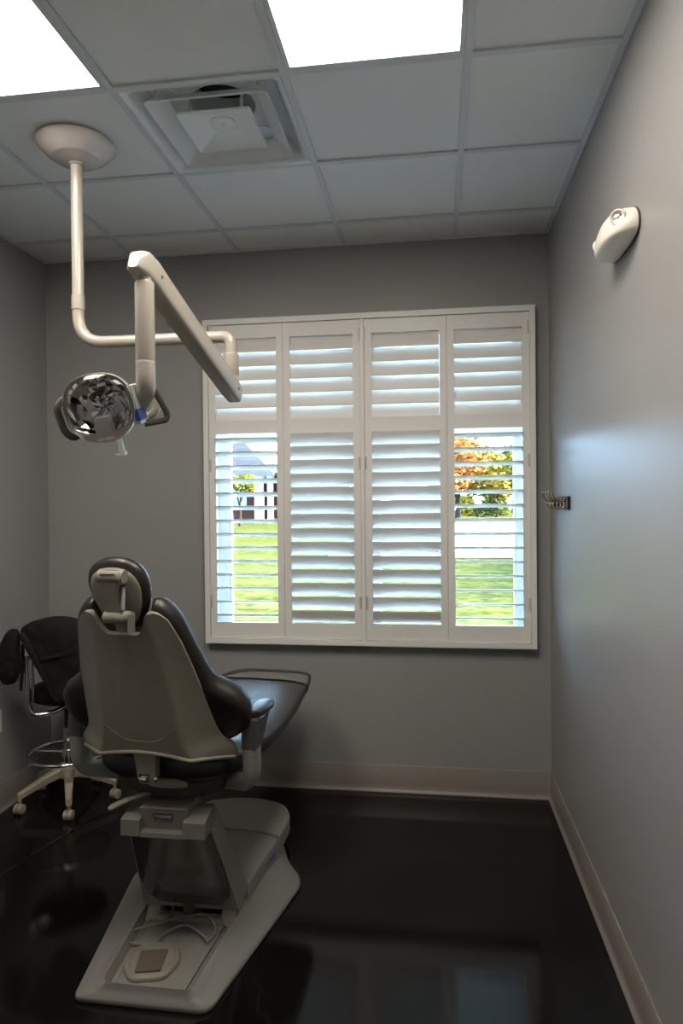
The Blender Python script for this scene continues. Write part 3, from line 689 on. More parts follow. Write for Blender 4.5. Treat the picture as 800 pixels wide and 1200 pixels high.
# armrest yoke: flat U under the seat
bm = NB()
pts = bend([(-0.335, -0.165, 0.765), (-0.335, -0.160, 0.640), (-0.18, -0.05, 0.595), (0.18, -0.05, 0.595), (0.335, -0.160, 0.640), (0.335, -0.165, 0.765)], 0.11, 10)
rr = []
for i, p in enumerate(pts):
    tt = (pts[min(i + 1, len(pts) - 1)] - pts[max(i - 1, 0)]).normalized(); nrm = Vector((0, 1, 0)); sd = tt.cross(nrm).normalized()
    hw = 0.026; hy = 0.034; q = []
    for k in range(16):
        th = 2 * PI * (k + 0.5) / 16; c, s = math.cos(th), math.sin(th)
        q.append(p + sd * hw * math.copysign(abs(c) ** 0.5, c) + nrm * hy * math.copysign(abs(s) ** 0.5, s))
    rr.append(q)
rings(bm, rr); obj('arm_yoke', up(bm), M_cover, ch)
for s in (-1, 1):
    bm = NB(); hexa(bm, [(s * 0.335 - 0.025, -0.198, 0.764), (s * 0.335 + 0.025, -0.198, 0.764), (s * 0.335 + 0.025, -0.132, 0.764), (s * 0.335 - 0.025, -0.132, 0.764)], [(s * 0.335 - 0.026, -0.190, 0.862), (s * 0.335 + 0.026, -0.190, 0.862), (s * 0.335 + 0.028, -0.06, 0.862), (s * 0.335 - 0.028, -0.06, 0.862)], 0.010, 3)
    ap = obj('armrest_post', up(bm), M_dark, ch)
    def armring(y, wd, z0, z1):
        out = []
        for k in range(20):
            th = 2 * PI * k / 20; c, q = math.cos(th), math.sin(th)
            out.append((s * 0.335 + wd * math.copysign(abs(c) ** 0.6, c), y, (z0 + z1) / 2 + (z1 - z0) / 2 * math.copysign(abs(q) ** 0.7, q)))
        return out
    bm = NB(); rings(bm, [armring(-0.155, 0.012, 0.866, 0.880), armring(-0.150, 0.026, 0.862, 0.886), armring(-0.12, 0.034, 0.860, 0.890), armring(-0.06, 0.036, 0.862, 0.892), armring(-0.02, 0.033, 0.864, 0.890), armring(0.002, 0.022, 0.868, 0.886), armring(0.009, 0.008, 0.874, 0.880)])
    obj('armrest_pad', up(bm), M_uph, ch)
    bm = NB(); hexa(bm, [(s * 0.335 - 0.028, -0.15, 0.855), (s * 0.335 + 0.028, -0.15, 0.855), (s * 0.335 + 0.024, 0.0, 0.858), (s * 0.335 - 0.024, 0.0, 0.858)], [(s * 0.335 - 0.034, -0.15, 0.864), (s * 0.335 + 0.034, -0.15, 0.864), (s * 0.335 + 0.028, 0.005, 0.867), (s * 0.335 - 0.028, 0.005, 0.867)], 0.003, 2); obj('armrest_tray', up(bm), M_cover, ch)
# seat running out into the leg rest
def sect(y, w, z0, z1, e=3.4, n=40, dish=0.0):
    out = []
    for k in range(n):
        th = 2 * PI * k / n; c, s = math.cos(th), math.sin(th)
        x = w * math.copysign(abs(c) ** (2 / e), c); z = (z0 + z1) / 2 + (z1 - z0) / 2 * math.copysign(abs(s) ** (2 / e), s)
        if s > 0: z -= dish * (1 - (x / w) ** 2)
        if s < 0: x *= 1 - 0.10 * s * s
        out.append((x, y, z))
    return out
bm = NB()
S = [(-0.215, 0.10, 0.655, 0.705, 2.6), (-0.21, 0.16, 0.640, 0.725, 2.6), (-0.195, 0.215, 0.625, 0.742, 2.6), (-0.16, 0.248, 0.615, 0.754, 2.8), (-0.09, 0.268, 0.613, 0.755, 3), (0.0, 0.28, 0.615, 0.745, 3.2), (0.15, 0.288, 0.618, 0.732, 3.4), (0.35, 0.290, 0.628, 0.725, 3.4), (0.55, 0.280, 0.645, 0.730, 3.4), (0.75, 0.258, 0.664, 0.737, 3.4), (0.90, 0.236, 0.680, 0.740, 3.2), (0.98, 0.216, 0.692, 0.738, 3.0), (1.02, 0.185, 0.700, 0.732, 2.6), (1.04, 0.13, 0.708, 0.724, 2.4)]
rings(bm, [sect(*s) for s in S])
st = obj('seat', up(bm), M_uph, ch, ang=60)
# clear protective sleeve over the foot end
bm = NB()
S2 = [(0.80, 0.256, 0.662, 0.7445, 3.2), (0.90, 0.241, 0.675, 0.7455, 3.1), (0.98, 0.224, 0.686, 0.7445, 2.9), (1.03, 0.195, 0.695, 0.738, 2.6), (1.055, 0.14, 0.703, 0.730, 2.4)]
rings(bm, [sect(*s) for s in S2], False, True)
obj('toe_cover', up(bm), M_toe, st, ang=60)['label'] = 'clear plastic sleeve over the foot end'
# -- backrest
P0 = (-0.212, 0.778); Ee = (-0.409, 0.9125); Nn = (0.9125, 0.409)
def bp_(x, s, n): return Vector((x, P0[0] + Ee[0] * s + Nn[0] * n, P0[1] + Ee[1] * s + Nn[1] * n))
WS = [(-0.06, 0.292), (-0.03, 0.291), (0.005, 0.287), (0.025, 0.272), (0.045, 0.254), (0.08, 0.243), (0.13, 0.235), (0.24, 0.219), (0.34, 0.201), (0.42, 0.184), (0.48, 0.165), (0.51, 0.153), (0.54, 0.138)]
def sh_s(u, v):
    au = abs(u)
    top = 0.458 + 0.074 * smooth(0.28, 0.70, au) - 0.03 * max(0, (au - 0.82) / 0.18) ** 2.2
    bot = 0.028 - 0.068 * u * u
    return bot + (top - bot) * v
def shell(u, v, back):
    s = sh_s(u, v); w_ = interp(WS, s); x = u * w_
    B_ = 0.018 + 0.062 * smooth(0.5, -0.02, s)
    ridge = 0.60
    f = (1.0 - abs(u)) / (1.0 - ridge) if abs(u) > ridge else 1.0
    n = -B_ * f - 0.004 * (1 - (u / ridge) ** 2 if abs(u) < ridge else 0)
    return bp_(x, s, n if back else n + 0.018)
bm = NB(); sheet2(bm, lambda u, v: shell(u, v, True), lambda u, v: shell(u, v, False), 48, 36)
bevel(bm, bm.verts[:], 0.004, 2, 60)
bs = obj('backrest_shell', up(bm), M_shell, ch, ang=45)
# raised lower band of the shell
def band(u, v, off):
    bot = 0.030 - 0.068 * u * u; top = 0.072 + 0.055 * math.exp(-((abs(u) - 0.58) / 0.22) ** 2) - 0.02 * smooth(0.75, 1.0, abs(u))
    s = bot + (top - bot) * v; w_ = interp(WS, s) * 0.985
    uu = u; x = uu * w_
    B_ = 0.018 + 0.062 * smooth(0.5, -0.02, s); f = (1.0 - abs(uu)) / 0.4 if abs(uu) > 0.60 else 1.0
    return bp_(x, s, -B_ * f - 0.004 * (1 - (uu / 0.6) ** 2 if abs(uu) < 0.6 else 0) - off)
bm = NB(); sheet2(bm, lambda u, v: band(u, v, 0.0014), lambda u, v: band(u, v, -0.006), 48, 6); obj('lower_band', up(bm), M_shell, bs, ang=50)
# rolled lip along the bottom
bm = NB(); tube(bm, [band(-1 + 2 * i / 40, 0.0, 0.004) for i in range(41)], 0.0065, 10); obj('bottom_lip', up(bm), M_shell, bs)
# hinge strap reaching down to the seat frame
bm = NB()
def strap(s, hw, n0, n1):
    return [bp_(-hw, s, n0), bp_(hw, s, n0), bp_(hw, s, n1), bp_(-hw, s, n1)]
def strapz(z, hw, y0, y1): return [Vector((-hw, y0, z)), Vector((hw, y0, z)), Vector((hw, y1, z)), Vector((-hw, y1, z))]
vr = rings(bm, [strapz(0.808, 0.078, -0.302, -0.272), strapz(0.785, 0.056, -0.297, -0.268), strapz(0.760, 0.042, -0.292, -0.264), strapz(0.72, 0.036, -0.287, -0.258), strapz(0.672, 0.033, -0.281, -0.25), strapz(0.652, 0.030, -0.274, -0.245)])
bevel(bm, [v for r_ in vr for v in r_], 0.005, 2, 40)
bmesh.ops.translate(bm, verts=bm.verts[:], vec=(0.0, 0.0, 0.0))
hsx = obj('backrest_strap', up(bm), M_shell, ch)
bm = NB(); tube(bm, [(-0.020, -0.287, 0.672), (0.004, -0.287, 0.672)], 0.0085, 12); tube(bm, [(0.030, -0.275, 0.672), (0.042, -0.275, 0.672)], 0.011, 12); box(bm, -0.026, 0.010, -0.2835, -0.270, 0.660, 0.690); obj('hinge_pin', up(bm), [M_chrome], hsx)
bm = NB(); tube(bm, spline([(0.0, -0.255, 0.655), (0.04, -0.24, 0.645), (0.09, -0.20, 0.632), (0.12, -0.15, 0.62)], 5), 0.016, 10); obj('hinge_link', up(bm), M_shell, ch)
# cushion with side bolsters
WC = [(-0.09, 0.15), (-0.06, 0.18), (-0.03, 0.21), (0.0, 0.258), (0.03, 0.312), (0.06, 0.338), (0.10, 0.352), (0.14, 0.352), (0.17, 0.343), (0.195, 0.325), (0.215, 0.298), (0.235, 0.268), (0.26, 0.247), (0.30, 0.234), (0.42, 0.204), (0.48, 0.188), (0.52, 0.172), (0.56, 0.150)]
def cs(u, v):
    au = abs(u)
    top = 0.485 + 0.074 * smooth(0.22, 0.66, au) - 0.055 * max(0, (au - 0.72) / 0.28) ** 2
    return -0.09 + (top + 0.09) * v
def cush(u, v, front):
    s = cs(u, v)
    uu = math.sin(u * PI / 2) * 0.35 + u * 0.65
    w_ = interp(WC, s); x = uu * w_
    e = (max(0.0, 1 - abs(u) ** 6) ** 0.5) * (max(0.0, 1 - abs(2 * v - 1) ** 16) ** 0.5)
    bol = smooth(0.20, 0.34, abs(x))
    B_ = (0.018 + 0.062 * smooth(0.5, -0.02, s)) * smooth(0.26, 0.14, abs(x))
    mid = 0.047 + 0.007 * bol - B_ * 0.45
    T_ = 0.042 + 0.016 * bol
    return bp_(x, s, mid + (T_ if front else -T_) * e)
bm = NB(); sheet2(bm, lambda u, v: cush(u, v, False), lambda u, v: cush(u, v, True), 60, 48)
bmesh.ops.remove_doubles(bm, verts=bm.verts[:], dist=1e-5)
obj('backrest_cushion', up(bm), M_uph, ch, ang=80)
# -- headrest
def up2(bm): bmesh.ops.translate(bm, verts=bm.verts[:], vec=(0.0, -0.017, 0.0)); return up(bm)
HB = Vector((-0.010, -0.425, 1.338)); he = Vector((0, -0.30, 0.954)); hn = Vector((0, 0.954, 0.30))
def hpl(a, b, h): return HB + Vector((a, 0, 0)) + he * b + hn * h
egg = [Vector((p.x, p.y)) for p in spline([Vector((x, y, 0)) for x, y in ((0, 0.098), (0.045, 0.092), (0.083, 0.068), (0.103, 0.028), (0.104, -0.02), (0.090, -0.075), (0.060, -0.125), (0, -0.148), (-0.058, -0.122), (-0.086, -0.075), (-0.102, -0.02), (-0.104, 0.028), (-0.085, 0.068), (-0.045, 0.092))], 5, True)]
bm = NB(); pillow(bm, egg, 0.045, 0.032, lambda a, b, h: hpl(a, b, h + 0.01), (0, -0.01), 10, 4.0)
hr = obj('headrest', up(bm), M_uph, ch, ang=80)
egs = [p * 0.83 + Vector((0.003, -0.006)) for p in egg]
bm = NB(); pillow(bm, egs, 0.0, 0.012, lambda a, b, h: hpl(a, b, h - 0.017), (0, -0.01), 6, 5.0)
obj('headrest_shell', up(bm), M_shell, hr, ang=60)
bm = NB()
def bk(z, y, hw, th, dx=0.0): return [(dx - hw, y, z), (dx + hw, y, z), (dx + hw, y + th, z), (dx - hw, y + th, z)]
vr = rings(bm, [bk(1.392, -0.4790, 0.030, 0.03), bk(1.370, -0.4810, 0.028, 0.03), bk(1.335, -0.4730, 0.020, 0.022), bk(1.295, -0.4560, 0.019, 0.02), bk(1.262, -0.449, 0.028, 0.022), bk(1.240, -0.445, 0.031, 0.022)])
bevel(bm, [v for r_ in vr for v in r_], 0.005, 2, 40)
tube(bm, [(-0.037, -0.4620, 1.378), (0.037, -0.4620, 1.378)], 0.024, 20)
tube(bm, [(-0.036, -0.440, 1.248), (0.036, -0.440, 1.248)], 0.019, 20)
box(bm, -0.03, 0.03, -0.4740, -0.45, 1.385, 1.40, 0.004)
hbk = obj('headrest_bracket', up2(bm), M_shell, hr, ang=45)
bm = NB(); tube(bm, [(0.037, -0.4620, 1.378), (0.047, -0.4620, 1.378)], [0.0235, 0.020], 20); obj('pivot_cap', up2(bm), M_cover, hr)
bm = NB(); tube(bm, [(0.036, -0.440, 1.25), (0.058, -0.440, 1.25)], [0.022, 0.018], 18); obj('pivot_cap', up2(bm), M_cover, hr)
bm = NB(); box(bm, 0.052, 0.064, -0.458, -0.434, 1.205, 1.262, 0.004); obj('release_lever', up2(bm), M_cover, hr)
bm = NB(); box(bm, -0.024, 0.026, -0.4875, -0.4790, 1.386, 1.389); obj('slot', up2(bm), M_dark, hr)
bm = NB(); tube(bm, [(0.030, -0.4440, 1.345), (0.033, -0.452, 1.275)], 0.0065, 10); obj('gas_strut', up2(bm), M_plate, hr)
bm = NB()
vr = rings(bm, [bk(1.262, -0.436, 0.026, 0.016), bk(1.215, -0.418, 0.026, 0.016), bk(1.150, -0.385, 0.026, 0.016)])
bevel(bm, [v for r_ in vr for v in r_], 0.003, 2, 40); obj('headrest_bar', up(bm), M_shell, hr)

# ------------------------------------------------------------------ foot pedal lying on the base plate
fp = thing('foot_pedal', 'grey foot pedal with square brown pad and looped cable on the chair base', 'foot pedal', (CX - 0.036, CY - 0.262, 0.0362), R(13))
o8 = round_poly([(-0.058, -0.100, 0.03), (0.055, -0.100, 0.03), (0.098, -0.02, 0.04), (0.085, 0.055, 0.04), (0.035, 0.088, 0.02), (-0.045, 0.088, 0.02), (-0.088, 0.055, 0.04), (-0.098, -0.02, 0.04)], 6)
bm = NB(); rings(bm, [zr(o8, 0.0), zr(o8, 0.008), zr(o8, 0.014, 0.97), zr(o8, 0.017, 0.90), zr(o8, 0.019, 0.70)]); pb = obj('pedal_body', bm, M_pedal, fp, ang=60)
bm = NB(); prism(bm, round_poly([(-0.044, -0.078, 0.008), (0.040, -0.078, 0.008), (0.048, 0.030, 0.008), (-0.044, 0.030, 0.008)], 4), 0.017, 0.024, 0.003); obj('rubber_pad', bm, M_pad, fp)['label'] = 'brown rubber tread pad'
for s in (-1, 1):
    bm = NB(); tube(bm, spline([(s * 0.060, -0.045, 0.016), (s * 0.076, -0.01, 0.0165), (s * 0.070, 0.035, 0.0165), (s * 0.05, 0.060, 0.0165)], 5), 0.004, 8); obj('ridge', bm, M_pedal, fp)
bm = NB(); tube(bm, spline([(0.0, 0.085, 0.008), (0.02, 0.135, 0.012), (0.09, 0.165, 0.02), (0.165, 0.10, 0.012), (0.175, 0.075, 0.01), (0.20, 0.14, 0.012), (0.16, 0.20, 0.03), (0.06, 0.195, 0.03), (-0.04, 0.17, 0.022), (-0.115, 0.155, 0.012), (-0.10, 0.11, 0.006), (-0.06, 0.085, 0.008)], 7), 0.005, 8); obj('cable', bm, M_cable, fp)
bm = NB(); tube(bm, spline([(0.02, 0.19, 0.03), (0.025, 0.235, 0.02), (0.03, 0.26, 0.035)], 5), 0.005, 8); obj('cable', bm, M_cable, fp)

# ------------------------------------------------------------------ stool in the corner
SX, SY = -1.985, 3.44
so = thing('rolling_stool', 'assistant stool on beige five-spoke base with chrome foot ring in the left corner', 'stool', (SX, SY, 0))
bm = NB(); lathe(bm, [(0.052, 0.135), (0.058, 0.14), (0.058, 0.185), (0.046, 0.20), (0.030, 0.208)], 24); obj('hub', bm, M_beige, so)
for k in range(5):
    a = R(227.5 + 72 * k); dx, dy = math.cos(a), math.sin(a); Rr = 0.25 if k != 2 else 0.245
    bm = NB(); rr = []
    for q in range(9):
        f = q / 8; r_ = 0.04 + (Rr - 0.03) * f; zt = 0.190 - 0.085 * f ** 1.2; hgt = 0.050 - 0.018 * f; hw = 0.026 - 0.010 * f
        c = Vector((dx * r_, dy * r_, zt)); sd = Vector((-dy, dx, 0))
        rr.append([c - sd * hw * 0.7, c - sd * hw - Vector((0, 0, 0.008)), c - sd * hw * 0.85 - Vector((0, 0, hgt)), c + sd * hw * 0.85 - Vector((0, 0, hgt)), c + sd * hw - Vector((0, 0, 0.008)), c + sd * hw * 0.7])
    rings(bm, rr); lg = obj('leg', bm, M_beige, so, ang=30)
    c = Vector((dx * Rr, dy * Rr, 0)); wd = a + R((35, -20, 60, 10, -40)[k]); ax_ = Vector((-math.sin(wd), math.cos(wd), 0)); fw_ = Vector((math.cos(wd), math.sin(wd), 0))
    bm = NB(); tube(bm, [c + Vector((0, 0, 0.045)), c + Vector((0, 0, 0.085))], 0.009, 10)
    cc = c + fw_ * 0.004 + Vector((0, 0, 0.0245))
    tube(bm, [cc - ax_ * 0.024, cc - ax_ * 0.021, cc - ax_ * 0.004, cc - ax_ * 0.004, cc + ax_ * 0.004, cc + ax_ * 0.004, cc + ax_ * 0.021, cc + ax_ * 0.024], [0.019, 0.0245, 0.0245, 0.018, 0.018, 0.0245, 0.0245, 0.019], 22)
    obj('caster', bm, M_beige, so)
bm = NB(); lathe(bm, [(0.026, 0.20), (0.027, 0.205), (0.027, 0.40), (0.022, 0.405)], 22); obj('column', bm, M_chrome, so)
bm = NB(); lathe(bm, [(0.020, 0.40), (0.020, 0.545), (0.06, 0.55), (0.06, 0.56)], 20); obj('gas_lift', bm, M_blackgloss, so)
bm = NB(); Rg = 0.205
tube(bm, [(Rg * math.cos(2 * PI * k / 64), Rg * math.sin(2 * PI * k / 64), 0.262) for k in range(65)], 0.0095, 12)
for k in range(3):
    a = R(60 + 120 * k); tube(bm, [(0.025 * math.cos(a), 0.025 * math.sin(a), 0.262), (Rg * math.cos(a), Rg * math.sin(a), 0.262)], 0.007, 10)
lathe(bm, [(0.027, 0.24), (0.035, 0.243), (0.035, 0.282), (0.027, 0.285)], 20)
obj('foot_ring', bm, M_chrome, so)
bm = NB(); lathe(bm, [(0.05, 0.556), (0.165, 0.560), (0.190, 0.575), (0.197, 0.60), (0.185, 0.628), (0.15, 0.642), (0.02, 0.646)], 40); obj('seat', bm, M_cloth, so)
# J-shaped chrome bracket carrying the backrest
def Sx(p): return Vector(p) - Vector((SX, SY, 0))
bm = NB(); tube(bm, [Sx(p) for p in bend([(-1.905, 3.40, 0.585), (-1.94, 3.27, 0.535), (-2.068, 3.20, 0.525), (-2.068, 3.20, 0.84)], 0.075, 10)], 0.0125, 14); tube(bm, [Sx((-2.052, 3.225, 0.60)), Sx((-2.052, 3.225, 0.80))], 0.008, 10); obj('back_tube', bm, M_chrome, so)
bm = NB()
tube(bm, [Sx((-2.095, 3.187, 0.742)), Sx((-2.068, 3.20, 0.742))], 0.008, 10)
lathe(bm, [(0.014, 0.0), (0.019, 0.004), (0.021, 0.016), (0.017, 0.026), (0.004, 0.029)], 18, Sx((-2.095, 3.187, 0.742)), Matrix.Rotation(R(-90), 4, 'Y') @ Matrix.Rotation(R(25), 4, 'X')); obj('knob', bm, M_beige, so)
# backrest pad (mostly under the jacket)
def bpad(a, b, h): return Sx((a, 3.235 + h + 0.25 * (a + 1.92) ** 2, b))
bm = NB(); pillow(bm, round_poly([(-2.075, 0.80, 0.06), (-1.77, 0.80, 0.06), (-1.77, 1.000, 0.07), (-2.075, 0.985, 0.07)], 6), 0.03, 0.03, bpad, (-1.92, 0.90), 7, 4); obj('backrest', bm, mat('taupe_stool_vinyl', (0.06, 0.048, 0.04, 1), 0.4), so)

# ------------------------------------------------------------------ black jacket hung over the stool's backrest
jk = thing('jacket', 'black jacket with ribbed edge draped over the stool backrest in the corner', 'jacket', (-1.92, 3.20, 0.61))
def J(p): return Vector(p) - Vector((-1.92, 3.20, 0.61))
body = [(p.x, p.y) for p in spline([Vector((x, z, 0)) for x, z in ((-2.090, 0.975), (-2.045, 1.010), (-1.985, 1.030), (-1.915, 1.045), (-1.84, 1.046), (-1.775, 1.030), (-1.735, 0.985), (-1.715, 0.86), (-1.715, 0.74), (-1.745, 0.650), (-1.80, 0.615), (-1.865, 0.615), (-1.915, 0.655), (-1.965, 0.745), (-2.025, 0.840), (-2.075, 0.915))], 5, True)]
def jwob(a, b, rho):
    q = noise.noise(Vector((a * 7, b * 7, 3.1))) * 0.02 + noise.noise(Vector((a * 18, b * 18, 1.7))) * 0.008
    q += 0.006 * math.sin((a * 0.8 + b * 1.3) * 70) * smooth(0.5, 0.9, rho) * smooth(-1.90, -2.02, a)
    q += 0.010 * smooth(0.012, 0.0, abs((b - 0.845) - 0.22 * (a + 1.9))) * smooth(-1.96, -1.93, a)
    return q
def jplace(a, b, h): return J((a, 3.185 + 0.25 * (a + 1.92) ** 2 - h * 1.0 + 0.10 * smooth(0.75, 0.62, b) * -0.3, b))
bm = NB(); pillow(bm, body, 0.052, -0.022, jplace, (-1.90, 0.85), 16, 3.2, jwob); obj('body', bm, M_cloth, jk, ang=80)
# ribbed diagonal edge band
bm = NB(); rr = []
ln = spline([(-2.078, 0.960, 0), (-2.06, 0.915, 0), (-2.01, 0.83, 0), (-1.955, 0.74, 0), (-1.91, 0.668, 0), (-1.865, 0.625, 0)], 14)
for i, p in enumerate(ln):
    tt = (ln[min(i + 1, len(ln) - 1)] - ln[max(i - 1, 0)]).normalized(); nn = Vector((-tt.y, tt.x, 0)) * (1 if -tt.y > 0 else -1)
    f = i / (len(ln) - 1); wd = 0.012 + 0.034 * math.sin(PI * min(1, f * 1.15 + 0.05)) ** 0.7 if f < 0.83 else 0.014
    rib = 0.0035 * (1 + math.sin(i * 1.35)); y = 3.158 + 0.25 * (p.x + 1.92) ** 2
    rr.append([J((p.x, y + 0.03, p.y)), J((p.x - nn.x * 0.004, y - 0.008, p.y - nn.y * 0.004)), J((p.x + nn.x * wd * 0.5, y - 0.030 - rib, p.y + nn.y * wd * 0.5)), J((p.x + nn.x * wd, y - 0.036, p.y + nn.y * wd)), J((p.x + nn.x * wd, y + 0.03, p.y + nn.y * wd))])
rings(bm, rr); obj('ribbed_edge', bm, M_cuff, jk, ang=70)
# sleeve hanging down at the left
slv = [(p.x, p.y) for p in spline([Vector((x, z, 0)) for x, z in ((-2.135, 0.975), (-2.085, 0.982), (-2.075, 0.93), (-2.078, 0.85), (-2.082, 0.76), (-2.10, 0.715), (-2.145, 0.700), (-2.178, 0.720), (-2.186, 0.80), (-2.178, 0.90))], 5, True)]
bm = NB(); pillow(bm, slv, 0.035, 0.035, lambda a, b, h: J((a, 3.150 - h, b)), (-2.13, 0.84), 9, 2.6, lambda a, b, r_: 0.003 * math.sin(b * 130 + a * 40) + noise.noise(Vector((a * 16, b * 16, 9))) * 0.006); obj('sleeve', bm, M_cloth, jk, ang=80)
bm = NB(); tube(bm, [J((-2.083, 3.19, 0.90)), J((-2.083, 3.185, 0.80)), J((-2.09, 3.18, 0.665))], [0.008, 0.012, 0.007], 8); obj('strap_end', bm, M_cloth, jk)

# ------------------------------------------------------------------ wall things
# emergency light on the right wall
ey, ez = 2.27, 2.395
em = thing('emergency_light', 'white dome emergency light with two round lamps high on the right wall', 'emergency light', (XR, ey, ez))
prof = [(p.x, p.y) for p in spline([Vector((y, z, 0)) for y, z in ((-0.182, 0.045), (-0.172, 0.082), (-0.13, 0.118), (-0.06, 0.142), (0.0, 0.148), (0.06, 0.142), (0.13, 0.118), (0.172, 0.082), (0.182, 0.045), (0.165, 0.014), (0.10, 0.002), (0.0, 0.0), (-0.10, 0.002), (-0.165, 0.014))], 5, True)]
prof = [(y * 0.82, z * 0.80) for y, z in prof]
def dome(k, dep, dz=0.0): return [Vector((-dep, p[0] * k, 0.048 + dz + (p[1] - 0.048) * k)) for p in prof]
bm = NB(); rings(bm, [dome(1.0, 0.006), dome(1.0, 0.014), dome(0.985, 0.03), dome(0.93, 0.046, -0.002), dome(0.84, 0.062, -0.005), dome(0.70, 0.075, -0.009), dome(0.5, 0.083, -0.013), dome(0.25, 0.087, -0.016), dome(0.02, 0.088, -0.017)]); eb = obj('housing', bm, M_emer, em, ang=70)
bm = NB(); rings(bm, [dome(1.015, 0.0005), dome(1.015, 0.007)]); obj('back_plate', bm, M_dark, em)
for s in (-1, 1):
    dirv = Vector((-0.62, s * 0.80, -0.10)).normalized(); c0 = Vector((-0.048, s * 0.108, 0.062))
    Mq = Matrix.Translation(c0) @ dirv.to_track_quat('Z', 'Y').to_matrix().to_4x4()
    bm = NB(); lathe(bm, [(0.022, -0.015), (0.024, 0.018), (0.0235, 0.022), (0.020, 0.024), (0.018, 0.021), (0.012, 0.013), (0.004, 0.010)], 28, (0, 0, 0), Mq); lh = obj('lamp_head', bm, M_emer, em)
    bm = NB(); lathe(bm, [(0.0125, 0.0135), (0.0125, 0.015), (0.006, 0.0155), (0.001, 0.0155)], 20, (0, 0, 0), Mq); obj('lens', bm, M_mirror, lh)
    bm = NB(); lathe(bm, [(0.004, 0.015), (0.004, 0.019), (0.001, 0.021)], 12, (0, 0, 0), Mq); obj('bulb', bm, M_bronze, lh)
for yy, zz, m_, r_ in ((-0.035, 0.024, mat('green_indicator', (0.05, 0.16, 0.10, 1), 0.4), 0.004), (-0.05, 0.018, M_dark, 0.003), (-0.085, 0.019, mat('red_indicator', (0.35, 0.05, 0.04, 1), 0.4), 0.003)):
    bm = NB(); lathe(bm, [(r_, -0.004), (r_, 0.004), (r_ * 0.5, 0.005)], 12, (-0.072 + abs(yy) * 0.06, yy * 0.8, zz * 0.8), Matrix.Rotation(R(-115), 4, 'Y')); obj('indicator', bm, m_, eb)

# coat hook rail
hk = thing('coat_hook_rail', 'black coat rail with four double brass-toned hooks on the right wall', 'coat hooks', (XR, 3.385, 1.594))
bm = NB(); box(bm, -0.013, -0.0005, -0.185, 0.185, -0.031, 0.031, 0.004, 2); obj('rail', bm, M_blackgloss, hk)
for yy in (-0.130, -0.043, 0.043, 0.130):
    bm = NB()
    box(bm, -0.018, -0.0128, yy - 0.010, yy + 0.010, -0.026, 0.024, 0.003, 2)
    tube(bm, spline([(-0.015, yy, 0.012), (-0.035, yy, 0.010), (-0.060, yy, 0.022), (-0.072, yy, 0.046), (-0.068, yy, 0.056)], 6), [0.0052] * 23 + [0.0065, 0.0065], 10)
    tube(bm, spline([(-0.015, yy, -0.012), (-0.026, yy, -0.024), (-0.042, yy, -0.022), (-0.050, yy, -0.006), (-0.048, yy, 0.0)], 6), [0.0045] * 23 + [0.0058, 0.0058], 10)
    obj('hook', bm, M_bronze, hk)

# outlet on the left wall
ot = thing('wall_outlet', 'white outlet plate low on the left wall beside the stool', 'outlet', (XL, 3.245, 0.475))
bm = NB(); box(bm, 0.0003, 0.006, -0.036, 0.036, -0.060, 0.060, 0.003, 2); obj('cover_plate', bm, M_outlet, ot)
for z in (-0.022, 0.022):
    bm = NB(); prism(bm, round_poly([(-0.017, -0.015, 0.008), (0.017, -0.015, 0.008), (0.017, 0.015, 0.008), (-0.017, 0.015, 0.008)], 4), 0, 0.002, 0, Matrix.Translation((0.0055, 0, z)) @ Matrix.Rotation(R(90), 4, 'Y')); obj('socket', bm, M_grey, ot)

# ------------------------------------------------------------------ outside
def gz(y): return -0.18 + 0.95 * smooth(6.0, 38.0, y) * 1.0 if y < 38 else 0.77
def ground(name, x0, x1, y0, y1, nx, ny, m, dz=0.0, edge=None):
    bm = NB()
    v = [[bm.verts.new((x0 + (x1 - x0) * i / nx + (edge(y0 + (y1 - y0) * j / ny) if edge and i == 0 else 0), y0 + (y1 - y0) * j / ny, gz(y0 + (y1 - y0) * j / ny) + dz)) for i in range(nx + 1)] for j in range(ny + 1)]
    for j in range(ny):
        for i in range(nx): bm.faces.new((v[j][i], v[j][i + 1], v[j + 1][i + 1], v[j + 1][i]))
    o = struct(name, bm, m, smooth=True, ang=180); return o
ground('lawn', -60, 60, WY1 + 0.05, 120, 40, 80, M_lawn)
ground('driveway', -3.0, 45, 18.5, 33.0, 12, 20, M_road, 0.03)
ground('planting_bed', 0.5, 30, 36.5, 43, 12, 8, M_mulch, 0.03)

